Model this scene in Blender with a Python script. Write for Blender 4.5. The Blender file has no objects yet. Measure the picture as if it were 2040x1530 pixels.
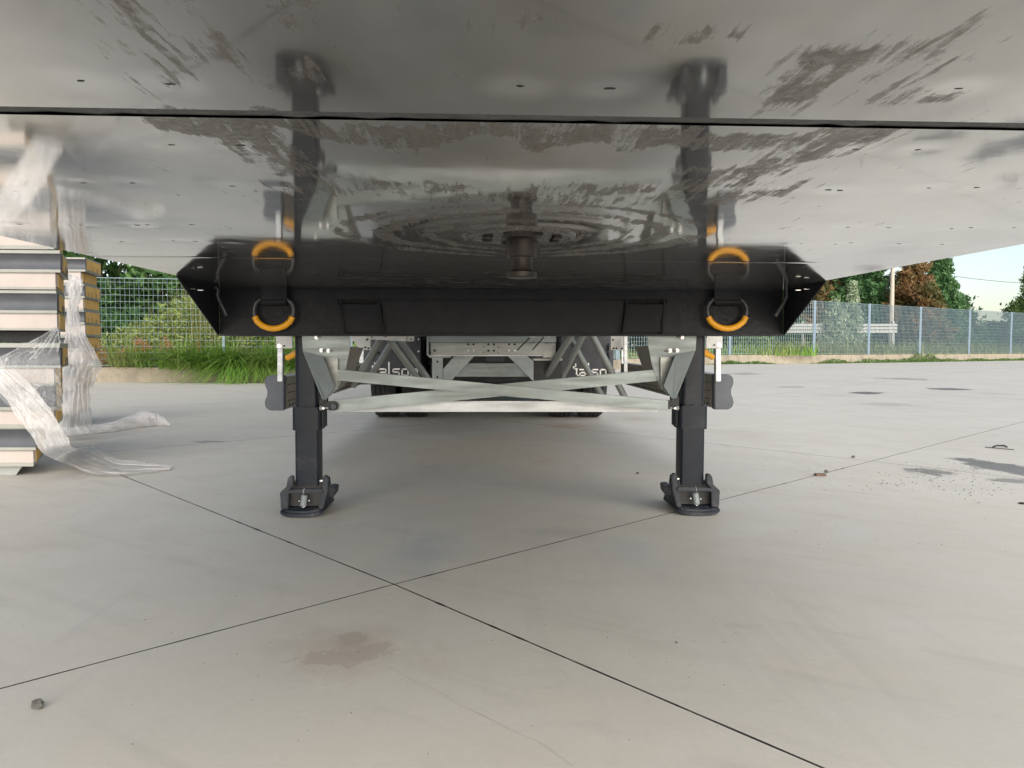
import bpy, bmesh, math, random
import numpy as np
from mathutils import Vector, Matrix, noise as mnoise
rnd = random.Random(7); rng = np.random.default_rng(7)
sc = bpy.context.scene
F_PX, CAMH = 1550.0, 0.79
YAW, PITCH, ROLL = -math.atan(63/1550), -math.atan(77/1550), math.radians(0.25)

# ---------------------------------------------------------------- camera, world, sun, exposure
cam_d = bpy.data.cameras.new('camera'); cam = bpy.data.objects.new('camera', cam_d); sc.collection.objects.link(cam)
CR = Matrix.Rotation(YAW, 3, 'Z') @ Matrix.Rotation(math.pi/2 + PITCH, 3, 'X') @ Matrix.Rotation(ROLL, 3, 'Z')
cam.matrix_world = Matrix.Translation((0, 0, CAMH)) @ CR.to_4x4()
cam_d.sensor_width = 36; cam_d.lens = 36*F_PX/2040; cam_d.clip_start = 0.02; cam_d.clip_end = 2000
sc.camera = cam
SUN_EL, SUN_AZ = math.radians(23), math.radians(168)
w = bpy.data.worlds.new('World'); sc.world = w; w.use_nodes = True
wn = w.node_tree; wn.nodes.clear()
sky = wn.nodes.new('ShaderNodeTexSky'); sky.sky_type = 'NISHITA'; sky.sun_disc = False
sky.sun_elevation = SUN_EL; sky.sun_rotation = SUN_AZ; sky.dust_density = 1.0; sky.air_density = 1.0
hs = wn.nodes.new('ShaderNodeHueSaturation'); hs.inputs['Saturation'].default_value = 0.78; hs.inputs['Value'].default_value = 1.0
wc = wn.nodes.new('ShaderNodeTexCoord'); wnz = wn.nodes.new('ShaderNodeTexNoise'); wnz.inputs['Scale'].default_value = 2.2
wnz.inputs['Detail'].default_value = 5
wmr = wn.nodes.new('ShaderNodeMapRange'); wmr.inputs[1].default_value = .3; wmr.inputs[2].default_value = .7
wmr.inputs[3].default_value = .88; wmr.inputs[4].default_value = 1.12
bg = wn.nodes.new('ShaderNodeBackground'); bg.inputs['Strength'].default_value = 0.098
wo = wn.nodes.new('ShaderNodeOutputWorld')
wn.links.new(sky.outputs[0], hs.inputs['Color']); wn.links.new(hs.outputs[0], bg.inputs[0])
wn.links.new(wc.outputs['Generated'], wnz.inputs['Vector']); wn.links.new(wnz.outputs['Fac'], wmr.inputs[0])
wn.links.new(wmr.outputs[0], hs.inputs['Value']); wn.links.new(bg.outputs[0], wo.inputs[0])
sl = bpy.data.lights.new('sun', 'SUN'); sl.energy = 3.8; sl.angle = math.radians(80); sl.color = (1, .945, .87)
so = bpy.data.objects.new('sun', sl); sc.collection.objects.link(so)
sd = Vector((math.sin(SUN_AZ)*math.cos(SUN_EL), math.cos(SUN_AZ)*math.cos(SUN_EL), math.sin(SUN_EL)))
so.rotation_euler = sd.to_track_quat('Z', 'Y').to_euler()
vs = sc.view_settings; vs.view_transform = 'Standard'; vs.look = 'None'; vs.gamma = 1; vs.use_curve_mapping = False
vs.exposure = 0.95
sc.cycles.max_bounces = 8; sc.cycles.transparent_max_bounces = 24; sc.cycles.diffuse_bounces = 4; sc.cycles.glossy_bounces = 4

# ---------------------------------------------------------------- helpers
def ray(px, py): return CR @ Vector(((px-1020)/F_PX, -(py-765)/F_PX, -1))
def at(px, py, Y):
    d = ray(px, py); t = Y/d.y; return Vector((d.x*t, d.y*t, d.z*t + CAMH))
def atz(px, py, z=0.0):
    d = ray(px, py); t = (z-CAMH)/d.z; return Vector((d.x*t, d.y*t, z))
def sst(a, b, x):
    t = min(1, max(0, (x-a)/(b-a))); return t*t*(3-2*t)
def gz(x, y): return .21*sst(3, 9, x)*sst(9, 24, y)
def G(px, py):
    p = atz(px, py)
    for _ in range(4): p = atz(px, py, gz(p.x, p.y))
    return p
ALLROOT = {}
def tag(o, label=None, cat=None, group=None, kind=None):
    if label: o['label'] = label
    if cat: o['category'] = cat
    if group: o['group'] = group
    if kind: o['kind'] = kind
    return o
def empty(name, loc, label=None, cat=None, group=None):
    o = bpy.data.objects.new(name, None); o.location = loc; o.empty_display_size = .1
    sc.collection.objects.link(o); return tag(o, label, cat, group)
def origin(o):
    v = Vector((0, 0, 0))
    while o is not None: v += o.location; o = o.parent
    return v
class MB:
    def __init__(s): s.v = []; s.f = []; s.sm = []
    def add(s, vs_, fs, smooth=False):
        b = len(s.v); s.v += [tuple(x) for x in vs_]; s.f += [tuple(b+i for i in f) for f in fs]; s.sm += [smooth]*len(fs); return s
    def box(s, a, b):
        x0, y0, z0 = a; x1, y1, z1 = b
        return s.add([(x0,y0,z0),(x1,y0,z0),(x1,y1,z0),(x0,y1,z0),(x0,y0,z1),(x1,y0,z1),(x1,y1,z1),(x0,y1,z1)],
            [(0,3,2,1),(4,5,6,7),(0,1,5,4),(1,2,6,5),(2,3,7,6),(3,0,4,7)])
    def prism(s, pts, off):
        n = len(pts); off = Vector(off); pts = [Vector(p) for p in pts]
        return s.add(pts + [p+off for p in pts], [tuple(range(n)), tuple(range(2*n-1, n-1, -1))] + [(i, i+n, (i+1) % n+n, (i+1) % n) for i in range(n)])
    def px(s, pts, Y, t=.01):
        P = [at(p[0], p[1], p[2] if len(p) > 2 else Y) for p in pts]
        return s.prism(P, (0, t, 0))
    def tube(s, path, r, n=12, cap=True, closed=False):
        path = [Vector(p) for p in path]; m = len(path); rs = r if isinstance(r, (list, tuple)) else [r]*m
        rings = []; up = None
        for i, p in enumerate(path):
            if closed: t = path[(i+1) % m]-path[i-1]
            else: t = path[min(i+1, m-1)]-path[max(i-1, 0)]
            t.normalize()
            if up is None: up = Vector((0,0,1)) if abs(t.z) < .9 else Vector((1,0,0))
            a = t.cross(up).normalized(); b = a.cross(t).normalized(); up = b
            rings.append([p + (a*math.cos(2*math.pi*k/n)+b*math.sin(2*math.pi*k/n))*rs[i] for k in range(n)])
        base = len(s.v); vv = [q for r_ in rings for q in r_]; ff = []
        for i in range(m if closed else m-1):
            j = (i+1) % m
            for k in range(n): ff.append((i*n+k, i*n+(k+1) % n, j*n+(k+1) % n, j*n+k))
        s.add(vv, ff, True)
        if cap and not closed:
            s.f += [tuple(base+k for k in range(n-1, -1, -1)), tuple(base+(m-1)*n+k for k in range(n))]; s.sm += [False, False]
        return s
    def lathe(s, prof, c, axis='Z', n=32):
        c = Vector(c); vv = []; m = len(prof)
        for (r, h) in prof:
            for k in range(n):
                a = 2*math.pi*k/n; u, v_ = r*math.cos(a), r*math.sin(a)
                q = {'Z': (u, v_, h), 'X': (h, u, v_), 'Y': (u, h, v_)}[axis]; vv.append(c+Vector(q))
        ff = [(i*n+k, i*n+(k+1) % n, (i+1)*n+(k+1) % n, (i+1)*n+k) for i in range(m-1) for k in range(n)]
        return s.add(vv, ff, True)
    def build(s, name, mat, parent=None, bevel=0, label=None, fix=True):
        me = bpy.data.meshes.new(name); o0 = origin(parent) if parent else Vector((0, 0, 0))
        me.from_pydata([tuple(Vector(v)-o0) for v in s.v], [], s.f)
        for p, q in zip(me.polygons, s.sm): p.use_smooth = q
        me.materials.append(mat)
        if not fix:
            bm = bmesh.new(); bm.from_mesh(me); bmesh.ops.remove_doubles(bm, verts=bm.verts, dist=2e-5); bm.to_mesh(me); bm.free()
        if fix:
            bm = bmesh.new(); bm.from_mesh(me); bmesh.ops.remove_doubles(bm, verts=bm.verts, dist=2e-5); bmesh.ops.recalc_face_normals(bm, faces=bm.faces)
            if bevel:
                es = [e for e in bm.edges if len(e.link_faces) == 2 and e.calc_face_angle(0) > .5]
                try: bmesh.ops.bevel(bm, geom=es, offset=bevel, segments=2, affect='EDGES', clamp_overlap=True)
                except Exception: pass
            bm.to_mesh(me); bm.free()
        if any(s.sm):
            bm = bmesh.new(); bm.from_mesh(me)
            for e in bm.edges:
                if len(e.link_faces) == 2 and e.calc_face_angle(0) > .62: e.smooth = False
            bm.to_mesh(me); bm.free()
        o = bpy.data.objects.new(name, me); sc.collection.objects.link(o)
        if parent: o.parent = parent
        if label: o['label'] = label
        return o
def copy_tree(o, parent=None):
    c = o.copy(); sc.collection.objects.link(c); c.parent = parent
    for ch in list(o.children): copy_tree(ch, c)
    return c
def npmesh(name, V, Fq, mat, parent=None, smooth=False):
    """V (n,3), Fq (m,k) arrays"""
    me = bpy.data.meshes.new(name); V = np.asarray(V, float)
    if parent: V = V-np.array(origin(parent))
    m, k = Fq.shape
    me.vertices.add(len(V)); me.vertices.foreach_set('co', V.ravel().astype('f'))
    me.loops.add(m*k); me.loops.foreach_set('vertex_index', Fq.ravel().astype('i'))
    me.polygons.add(m); me.polygons.foreach_set('loop_start', np.arange(0, m*k, k, dtype='i'))
    me.polygons.foreach_set('use_smooth', np.full(m, bool(smooth)))
    me.update(calc_edges=True); me.validate(); me.materials.append(mat)
    o = bpy.data.objects.new(name, me); sc.collection.objects.link(o)
    if parent: o.parent = parent
    return o

# ---------------------------------------------------------------- materials
class NT:
    def __init__(s, name):
        s.m = bpy.data.materials.new(name); s.m.use_nodes = True; s.t = s.m.node_tree; s.t.nodes.clear()
        s.out = s.n('ShaderNodeOutputMaterial'); s.p = s.n('ShaderNodeBsdfPrincipled'); s.l(s.p.outputs[0], s.out.inputs[0])
        s.geo = s.n('ShaderNodeNewGeometry')
    def n(s, t, **k):
        o = s.t.nodes.new(t)
        for a, b in k.items(): setattr(o, a, b)
        return o
    def l(s, a, b): s.t.links.new(a, b)
    def put(s, sock, v):
        if isinstance(v, bpy.types.NodeSocket): s.l(v, sock)
        elif isinstance(v, tuple) and sock.type == 'RGBA': sock.default_value = v if len(v) == 4 else (*v, 1)
        else: sock.default_value = v
    def pos(s, scale=(1,1,1), coord=None):
        m = s.n('ShaderNodeVectorMath', operation='MULTIPLY'); s.l(coord or s.geo.outputs['Position'], m.inputs[0]); m.inputs[1].default_value = scale
        return m.outputs[0]
    def noise(s, scale, detail=4, rough=.55, vec=None, dist=0):
        o = s.n('ShaderNodeTexNoise'); o.inputs['Scale'].default_value = scale; o.inputs['Detail'].default_value = detail
        o.inputs['Roughness'].default_value = rough; o.inputs['Distortion'].default_value = dist
        s.l(vec if vec is not None else s.geo.outputs['Position'], o.inputs['Vector']); return o.outputs['Fac']
    def mr(s, v, a, b, c=0., d=1., clamp=True):
        o = s.n('ShaderNodeMapRange', clamp=clamp); s.put(o.inputs[0], v)
        for i, x in enumerate((a, b, c, d)): s.put(o.inputs[1+i], x)
        return o.outputs[0]
    def math(s, op, a, b=0., c=0.):
        o = s.n('ShaderNodeMath', operation=op); s.put(o.inputs[0], a); s.put(o.inputs[1], b); s.put(o.inputs[2], c); return o.outputs[0]
    def mix(s, f, a, b, mode='MIX'):
        o = s.n('ShaderNodeMix', data_type='RGBA', blend_type=mode); s.put(o.inputs[0], f); s.put(o.inputs[6], a); s.put(o.inputs[7], b); return o.outputs[2]
    def bump(s, h, strength=.3, dist=.01):
        o = s.n('ShaderNodeBump'); o.inputs['Strength'].default_value = strength; o.inputs['Distance'].default_value = dist
        s.put(o.inputs['Height'], h); return o.outputs[0]
    def set(s, **k):
        names = dict(color='Base Color', rough='Roughness', metal='Metallic', spec='Specular IOR Level', ior='IOR', normal='Normal', coat='Coat Weight', coatr='Coat Roughness', trans='Transmission Weight', alpha='Alpha', sss='Subsurface Weight')
        for a, b in k.items(): s.put(s.p.inputs[names[a]], b)
        return s
def paint(name, col, rough=.45, metal=0., var=.25, dirt=(.22, .19, .15), dirtamt=.3, scale=9., bump=.06, spec=.5):
    t = NT(name); a = t.noise(scale, 5); b = t.noise(scale*7, 3)
    c2 = tuple(min(1, x*(1+var)) for x in col); c1 = tuple(x*(1-var) for x in col)
    c = t.mix(t.mr(a, .3, .7), c1, c2)
    d = t.mr(t.math('ADD', t.math('MULTIPLY', a, .6), t.math('MULTIPLY', b, .4)), .52, .68, 0, dirtamt)
    c = t.mix(d, c, dirt)
    t.set(color=c, rough=t.mr(b, .3, .7, rough*.85, min(1, rough*1.2)), metal=metal, spec=spec, normal=t.bump(b, bump, .002)); return t.m
M = {}
M['black'] = paint('black_chassis_paint', (.0090, .0100, .0135), .5, var=.15, dirtamt=.03, spec=.22)
M['legpaint'] = paint('dark_grey_leg_paint', (.0095, .0130, .0195), .36, var=.15, dirtamt=.08, spec=.2)
M['foot'] = paint('cast_foot_paint', (.013, .0175, .026), .45, var=.3, dirtamt=.22, spec=.35, scale=14)
def galv(name, col, rough=.42, metal=.75):
    t = NT(name); v = t.n('ShaderNodeTexVoronoi'); v.inputs['Scale'].default_value = 55; t.l(t.geo.outputs['Position'], v.inputs['Vector'])
    a = t.noise(6, 5); st = t.noise(14, 4, vec=t.pos((.25, 1, 3)))
    c = t.mix(t.mr(a, .3, .7), tuple(x*.84 for x in col), tuple(min(1, x*1.12) for x in col))
    c = t.mix(t.mr(v.outputs['Color'], 0, 1, 0, .12), c, tuple(x*.6 for x in col))
    c = t.mix(t.mr(st, .52, .72, 0, .35), c, (.26, .25, .22))
    t.set(color=c, rough=t.mr(st, .3, .7, rough*.8, rough*1.3), metal=metal, normal=t.bump(a, .08, .003)); return t.m
M['galv'] = galv('galvanised_steel', (.235, .265, .265), .48, .6)
M['galvd'] = galv('galvanised_tube', (.31, .325, .31), .42, .6)
M['alu'] = galv('aluminium_profile', (.33, .345, .36), .38, .8)
M['cream'] = paint('cream_white_plate', (.42, .415, .39), .5, var=.1, dirtamt=.2)
M['taupe'] = paint('taupe_side_guard', (.20, .175, .145), .45, .1, var=.12, dirtamt=.2)
M['pad'] = paint('slate_plastic_cap', (.040, .048, .062), .5, var=.12, dirtamt=.12)
M['yellow'] = paint('yellow_ring_paint', (.80, .36, .004), .35, var=.08, dirtamt=.12)
M['ring'] = paint('dark_ring_steel', (.05, .055, .06), .35, .3)
M['rubber'] = paint('tyre_rubber', (.016, .016, .018), .75, var=.3, dirt=(.12,.10,.08), dirtamt=.35)
M['flap'] = paint('mudflap_rubber', (.014, .016, .022), .55, var=.2, dirtamt=.08)
M['ink'] = paint('white_print', (.80, .78, .72), .6, dirtamt=.35)
M['bolt'] = paint('zinc_bolt', (.55, .55, .55), .3, .8)
M['dark'] = paint('dark_underside', (.012, .012, .013), .6, dirtamt=.1)
M['rust'] = paint('greasy_rusty_steel', (.030, .024, .022), .36, .4, var=.5, dirt=(.05, .028, .018), dirtamt=.5, scale=30)
M['white'] = paint('white_body_panel', (.72, .72, .70), .35, dirtamt=.05)
M['slot'] = paint('recess_shade_black', (.004, .004, .005), .8, dirtamt=0)  # near-black standing for shade inside slots and holes, also used on cables
M['foam'] = paint('yellow_foam_core', (.68, .42, .12), .85, var=.18, dirtamt=.2, dirt=(.30,.16,.04), scale=12, bump=.4)
M['foamgrey'] = paint('weathered_foam', (.23, .20, .15), .9, var=.35)
M['panelpink'] = paint('pale_pink_sheet', (.44, .38, .345), .45, var=.05, dirtamt=.25, dirt=(.42,.36,.31))
M['paneldark'] = paint('slate_grey_sheet', (.062, .066, .076), .4, var=.12, dirtamt=.1)
M['panelsill'] = paint('pale_sheet_lip', (.30, .30, .27), .4, var=.1, dirtamt=.3)
M['poly'] = paint('grey_polystyrene', (.30, .31, .30), .8, var=.1, dirtamt=.2)
M['kerb'] = None

# plate: dirty, oily galvanised/painted steel that mirrors the yard at grazing angles
def plate_mat():
    t = NT('oily_plate_steel')
    a1 = t.n('ShaderNodeVertexColor', layer_name='smear'); sep = t.n('ShaderNodeSeparateColor'); t.l(a1.outputs['Color'], sep.inputs[0])
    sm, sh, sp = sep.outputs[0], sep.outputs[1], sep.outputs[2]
    st = t.noise(60, 7, .68, t.pos((1, .11, 1)), .25)        # fore-aft streaks
    st2 = t.noise(150, 4, .6, t.pos((1, .10, 1)))
    cl = t.noise(16, 6, .65)
    fine = t.noise(90, 4, .7)
    e = t.math('ADD', t.math('MULTIPLY', st, .55), t.math('ADD', t.math('MULTIPLY', cl, .3), t.math('MULTIPLY', st2, .15)))
    k = t.math('ADD', sm, t.math('MULTIPLY', t.math('SUBTRACT', e, .5), 4.4))
    m1 = t.mr(k, .42, .72); 
    m1 = t.math('MULTIPLY', m1, t.mr(fine, .30, .5, .55, 1))
    film = t.mr(t.noise(3.0, 4), .42, .68, 0, .09)
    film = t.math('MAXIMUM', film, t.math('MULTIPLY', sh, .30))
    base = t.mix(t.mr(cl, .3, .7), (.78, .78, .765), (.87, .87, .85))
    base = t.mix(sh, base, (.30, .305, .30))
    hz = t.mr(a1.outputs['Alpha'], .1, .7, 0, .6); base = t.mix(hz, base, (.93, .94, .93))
    greasy = t.mix(t.mr(st, .35, .65), (.065, .058, .050), (.13, .115, .098))
    clean = t.p
    t.set(color=base, metal=.96, rough=t.mr(cl, .3, .75, .035, .085))
    h = t.math('ADD', t.math('MULTIPLY', t.noise(4.5, 2), .00018), t.math('MULTIPLY', t.noise(24, 2), .00003))
    b = t.n('ShaderNodeBump'); b.inputs['Strength'].default_value = 1; b.inputs['Distance'].default_value = 1.; t.l(h, b.inputs['Height'])
    t.l(b.outputs[0], t.p.inputs['Normal'])
    g = t.n('ShaderNodeBsdfPrincipled'); t.put(g.inputs['Base Color'], greasy); t.put(g.inputs['Roughness'], t.mr(t.noise(12, 4), .35, .65, .22, .5))
    t.l(t.bump(t.math('ADD', st, fine), .5, .004), g.inputs['Normal'])
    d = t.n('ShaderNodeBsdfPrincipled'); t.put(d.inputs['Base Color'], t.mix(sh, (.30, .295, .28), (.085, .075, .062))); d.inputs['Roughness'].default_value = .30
    mA = t.n('ShaderNodeMixShader'); t.l(film, mA.inputs[0]); t.l(clean.outputs[0], mA.inputs[1]); t.l(d.outputs[0], mA.inputs[2])
    mB = t.n('ShaderNodeMixShader'); t.l(t.math('MULTIPLY', m1, .93), mB.inputs[0]); t.l(mA.outputs[0], mB.inputs[1]); t.l(g.outputs[0], mB.inputs[2])
    # light scratches
    scv = t.noise(34, 5, .7, t.pos((.22, 3.2, 1)), .6); scr = t.math('MULTIPLY', t.mr(scv, .61, .63), sp)
    w_ = t.n('ShaderNodeBsdfPrincipled'); w_.inputs['Base Color'].default_value = (.50, .46, .36, 1); w_.inputs['Roughness'].default_value = .5
    mC = t.n('ShaderNodeMixShader'); t.l(t.math('MULTIPLY', scr, .75), mC.inputs[0]); t.l(mB.outputs[0], mC.inputs[1]); t.l(w_.outputs[0], mC.inputs[2])
    t.l(mC.outputs[0], t.out.inputs[0]); return t.m
M['plate'] = plate_mat()

# concrete yard
STAINS_AND_TINT = [(702, 1272, 40, 18, (.32,.285,.245), .72, 26), (665, 1312, 90, 20, (.34,.30,.26), .70, 48), (740, 1300, 50, 22, (.35,.305,.265), .70, 34),  # px, py, half width px, half height px, colour, strength, noise scale
 (690, 1290, 95, 38, (.34,.30,.265), .45, 16), (700, 1300, 190, 70, (.33,.27,.22), .45, 6), (1995, 932, 60, 22, (.13,.125,.115), .95, 6), (1850, 940, 48, 9, (.16,.155,.14), .9, 14),
 (1724, 783, 40, 3.2, (.13,.10,.09), 1.0, 2), (1896, 775.5, 48, 2.6, (.14,.12,.11), 1.0, 2), (2020, 958, 60, 6, (.2,.19,.17), .9, 8), (1800, 756, 46, 3.0, (.25,.23,.21), .8, 5),
 (1580, 771, 40, 2.0, (.26,.24,.22), .7, 4), (1480, 747, 40, 2.4, (.26,.24,.22), .7, 4), (1660, 788, 60, 2.5, (.33,.31,.28), .6, 5), (1990, 784, 40, 2.5, (.3,.28,.26), .6, 5),
 (1770, 806, 60, 5, (.33,.31,.29), .7, 8), (415, 880, 40, 2.2, (.16,.15,.14), .8, 5), (960, 910, 300, 60, (.46,.39,.31), .55, 2), (840, 1110, 120, 60, (.34,.36,.37), .6, 7),  # the widest patch paints warm reflected light plus slight dirt under the trailer
 (1110, 1060, 110, 14, (.36,.34,.31), .6, 9), (1270, 1115, 90, 60, (.37,.365,.35), .5, 5), (1050, 1510, 260, 60, (.42,.37,.31), .3, 4), (1270, 835, 60, 8, (.36,.30,.25), .6, 12), (1130, 850, 60, 10, (.40,.27,.20), .6, 10),
 (90, 1090, 160, 14, (.38,.345,.30), .4, 6), (1470, 1246, 60, 10, (.36,.32,.28), .5, 9), (1600, 1060, 60, 8, (.46,.39,.33), .5, 6), (1090, 918, 50, 10, (.40,.30,.22), .5, 14), (1500, 870, 70, 16, (.42,.35,.29), .5, 9)]
def concrete(name, stains_and_tint=True, base=(.495, .468, .414)):
    t = NT(name)
    big = t.noise(.55, 5, .6); mid = t.noise(2.6, 6, .6, dist=.3); swirl = t.noise(1.1, 6, .6, t.pos((.35, 1.5, 1)), 1.2); fine = t.noise(60, 4, .7); speck = t.noise(240, 2, .5)
    c = t.mix(t.mr(big, .32, .68), tuple(x*.93 for x in base), (base[0]*1.05, base[1]*1.06, base[2]*1.07))
    c = t.mix(t.mr(t.noise(13, 5, .7), .40, .75, 0, .22), c, (base[0]*.80, base[1]*.79, base[2]*.77))
    c = t.mix(t.mr(mid, .35, .72, 0, .36), c, (base[0]*.86, base[1]*.84, base[2]*.80))
    c = t.mix(t.mr(swirl, .50, .74, 0, .32), c, (base[0]*.80, base[1]*.79, base[2]*.77))
    c = t.mix(t.mr(t.noise(1.7, 4, .6, t.pos((1,1,1))), .56, .74, 0, .35), c, (base[0]*1.04, base[1]*.95, base[2]*.84))
    c = t.mix(t.mr(fine, .35, .7, 0, .22), c, tuple(x*.7 for x in base))
    c = t.mix(t.mr(speck, .70, .78, 0, .45), c, (.16, .14, .12))
    vr = t.n('ShaderNodeVectorRotate', rotation_type='Z_AXIS'); t.l(t.geo.outputs['Position'], vr.inputs['Vector']); vr.inputs['Angle'].default_value = .62
    tr1 = t.noise(5, 5, .6, t.pos((.10, 2.2, 1), vr.outputs[0]), .15); tr2 = t.noise(7, 5, .6, t.pos((1.9, .10, 1)), .2)
    c = t.mix(t.math('MULTIPLY', t.mr(tr1, .52, .68, 0, .5), t.mr(mid, .4, .6)), c, tuple(x*.74 for x in base))
    c = t.mix(t.math('MULTIPLY', t.mr(tr2, .53, .68, 0, .42), t.mr(big, .4, .6)), c, tuple(x*.78 for x in base))
    pit = t.noise(75, 2, .5); c = t.mix(t.mr(pit, .74, .78, 0, .35), c, tuple(x*.5 for x in base))
    rough = t.mr(mid, .3, .7, .50, .66)
    if stains_and_tint:
        for (px, py, wx, wy, col, stn, nsc) in STAINS_AND_TINT:
            p = G(px, py); q = G(px+wx, py); r = G(px, py-wy); s2 = G(px, py+wy); rx = abs(q.x-p.x); ry = abs(r.y-s2.y)/2; cy = (r.y+s2.y)/2
            sub = t.n('ShaderNodeVectorMath', operation='SUBTRACT'); t.l(t.geo.outputs['Position'], sub.inputs[0]); sub.inputs[1].default_value = (p.x, cy, 0)
            mu = t.n('ShaderNodeVectorMath', operation='MULTIPLY'); t.l(sub.outputs[0], mu.inputs[0]); mu.inputs[1].default_value = (1/rx, 1/ry, 0)
            le = t.n('ShaderNodeVectorMath', operation='LENGTH'); t.l(mu.outputs[0], le.inputs[0])
            nz = t.noise(nsc, 5, .65, t.pos((1, .6, 1)))
            k = t.math('ADD', t.math('SUBTRACT', 1., le.outputs['Value']), t.math('MULTIPLY', t.math('SUBTRACT', nz, .5), 2.6))
            soft = nsc >= 2 and stn < .7
            c = t.mix(t.math('MULTIPLY', t.mr(k, .1, .9 if soft else .35), stn), c, col)
    t.set(color=c, rough=rough, spec=.42, normal=t.bump(t.math('ADD', t.math('MULTIPLY', mid, .6), t.math('MULTIPLY', fine, .25)), .12, .006)); return t.m
M['concrete'] = concrete('power_floated_concrete')
M['joint'] = paint('dark_joint_filler', (.022, .021, .02), .9, var=.3)
M['kerb'] = paint('weathered_kerb_concrete', (.27, .235, .18), .9, var=.3, dirt=(.10, .085, .06), dirtamt=.7, scale=3.2, bump=.5)
M['soil'] = paint('dry_soil', (.16, .13, .085), .95, var=.4, scale=2)
def leafmat(name, c1, c2, c3=None, rough=.55, trl=.25):
    t = NT(name); ri = t.geo.outputs['Random Per Island']
    n = t.noise(.9, 3)
    c = t.mix(ri, c1, c2)
    if c3: c = t.mix(t.mr(n, .45, .62), c, c3)
    t.set(color=c, rough=rough, spec=.3)
    tl = t.n('ShaderNodeBsdfTranslucent'); t.l(c, tl.inputs[0]); mx = t.n('ShaderNodeMixShader'); mx.inputs[0].default_value = trl
    t.l(t.p.outputs[0], mx.inputs[1]); t.l(tl.outputs[0], mx.inputs[2]); t.l(mx.outputs[0], t.out.inputs[0]); return t.m
M['leaf'] = leafmat('dark_walnut_leaves', (.025, .075, .022), (.095, .18, .045))
M['leaf2'] = leafmat('mid_green_leaves', (.06, .12, .035), (.14, .22, .06))
M['grass'] = leafmat('tall_green_grass', (.11, .26, .035), (.26, .42, .08), (.30, .36, .12))
M['reed'] = leafmat('yellowing_weeds', (.18, .24, .06), (.36, .34, .14))
M['seed'] = leafmat('rusty_seed_heads', (.42, .17, .08), (.60, .30, .16))
M['conifer'] = leafmat('dark_conifer', (.04, .11, .04), (.11, .22, .08))
M['conbrown'] = leafmat('brown_conifer', (.15, .085, .035), (.26, .15, .06), (.10, .10, .035))
M['silver'] = leafmat('silvery_sapling', (.20, .27, .16), (.38, .44, .30))
M['hedge'] = leafmat('hedge_leaves', (.025, .07, .025), (.075, .15, .045))
M['bark'] = paint('bark', (.09, .07, .05), .9, var=.3)
M['fence'] = paint('galvanised_fence', (.17, .235, .26), .5, .15, var=.06, dirtamt=.05)
M['post'] = paint('slate_blue_fence_post', (.115, .165, .215), .5, .1, var=.08, dirtamt=.1)
M['pole'] = paint('concrete_pole', (.40, .36, .30), .85, var=.1)
M['stone'] = paint('grey_stone', (.085, .083, .075), .9, var=.3, scale=40)
M['brick'] = paint('broken_brick', (.12, .075, .058), .9, var=.2, scale=40)
def film_mat(name, lo, hi, tint):
    t = NT(name); n1 = t.noise(3.2, 4, .5, t.pos((2.2, 2.2, 1.1)), .3); n2 = t.noise(9, 3, .5, t.pos((2.6, 2.6, .22)), .3); n3 = t.noise(3.2, 3)
    def ridge(n, wd): return t.mr(t.math('ABSOLUTE', t.math('SUBTRACT', n, .5)), 0, wd, 1, 0)
    k = t.math('MAXIMUM', ridge(n1, .035), t.math('MULTIPLY', ridge(n2, .045), .8))
    k = t.math('MULTIPLY', k, t.mr(n3, .38, .62, .25, 1))
    haze = t.mr(n3, .35, .7, lo*.7, lo*1.35)
    t.set(color=tint, rough=.18, spec=.7, normal=t.bump(t.math('ADD', t.math('MULTIPLY', n1, .8), t.math('MULTIPLY', k, .35)), .6, .03))
    tl = t.n('ShaderNodeBsdfTranslucent'); tl.inputs[0].default_value = (*tint, 1); m0 = t.n('ShaderNodeMixShader'); m0.inputs[0].default_value = .4
    t.l(t.p.outputs[0], m0.inputs[1]); t.l(tl.outputs[0], m0.inputs[2])
    tr = t.n('ShaderNodeBsdfTransparent'); tr.inputs[0].default_value = (.97, .97, .97, 1); mx = t.n('ShaderNodeMixShader')
    t.put(mx.inputs[0], t.math('MAXIMUM', haze, t.math('MULTIPLY', k, hi)))
    t.l(tr.outputs[0], mx.inputs[1]); t.l(m0.outputs[0], mx.inputs[2]); t.l(mx.outputs[0], t.out.inputs[0]); return t.m
M['film'] = film_mat('thin_clear_film', .22, .62, (.84, .85, .86)); M['filmdense'] = film_mat('bunched_film', .62, .95, (.84, .82, .81))

# ---------------------------------------------------------------- ground: base sheet, concrete slabs, soil bank
KP = [(-60, 8.5), (-13, 15.75), (-4.2, 16.65), (1.2, 17.2), (4.6, 25.6), (8.3, 25.5), (11.6, 26.3), (22.8, 33.2), (45, 47), (120, 80)]
def ground_sheet():
    X = np.concatenate([np.linspace(-400, -14, 8), np.linspace(-10, 40, 60), np.linspace(50, 400, 8)])
    Y = np.concatenate([np.linspace(-200, -5, 8), np.linspace(-3, 60, 70), np.linspace(70, 900, 10)])
    V = [(x, y, gz(x, y)-.022) for y in Y for x in X]; nx = len(X)
    Fq = np.array([(j*nx+i, j*nx+i+1, (j+1)*nx+i+1, (j+1)*nx+i) for j in range(len(Y)-1) for i in range(nx-1)])
    return npmesh('ground', V, Fq, M['joint'])
ground = ground_sheet(); tag(ground, 'grey ground beneath and beyond the concrete yard', kind='structure')
yard = empty('paved_yard', (0, 0, 0)); tag(yard, 'pale concrete yard cut into large slabs by thin dark joints', kind='structure')
C0 = atz(785, 1164); pA = G(0, 1372); pB = G(2040, 840); pC = G(250, 950); pD = G(1640, 1530)
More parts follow.
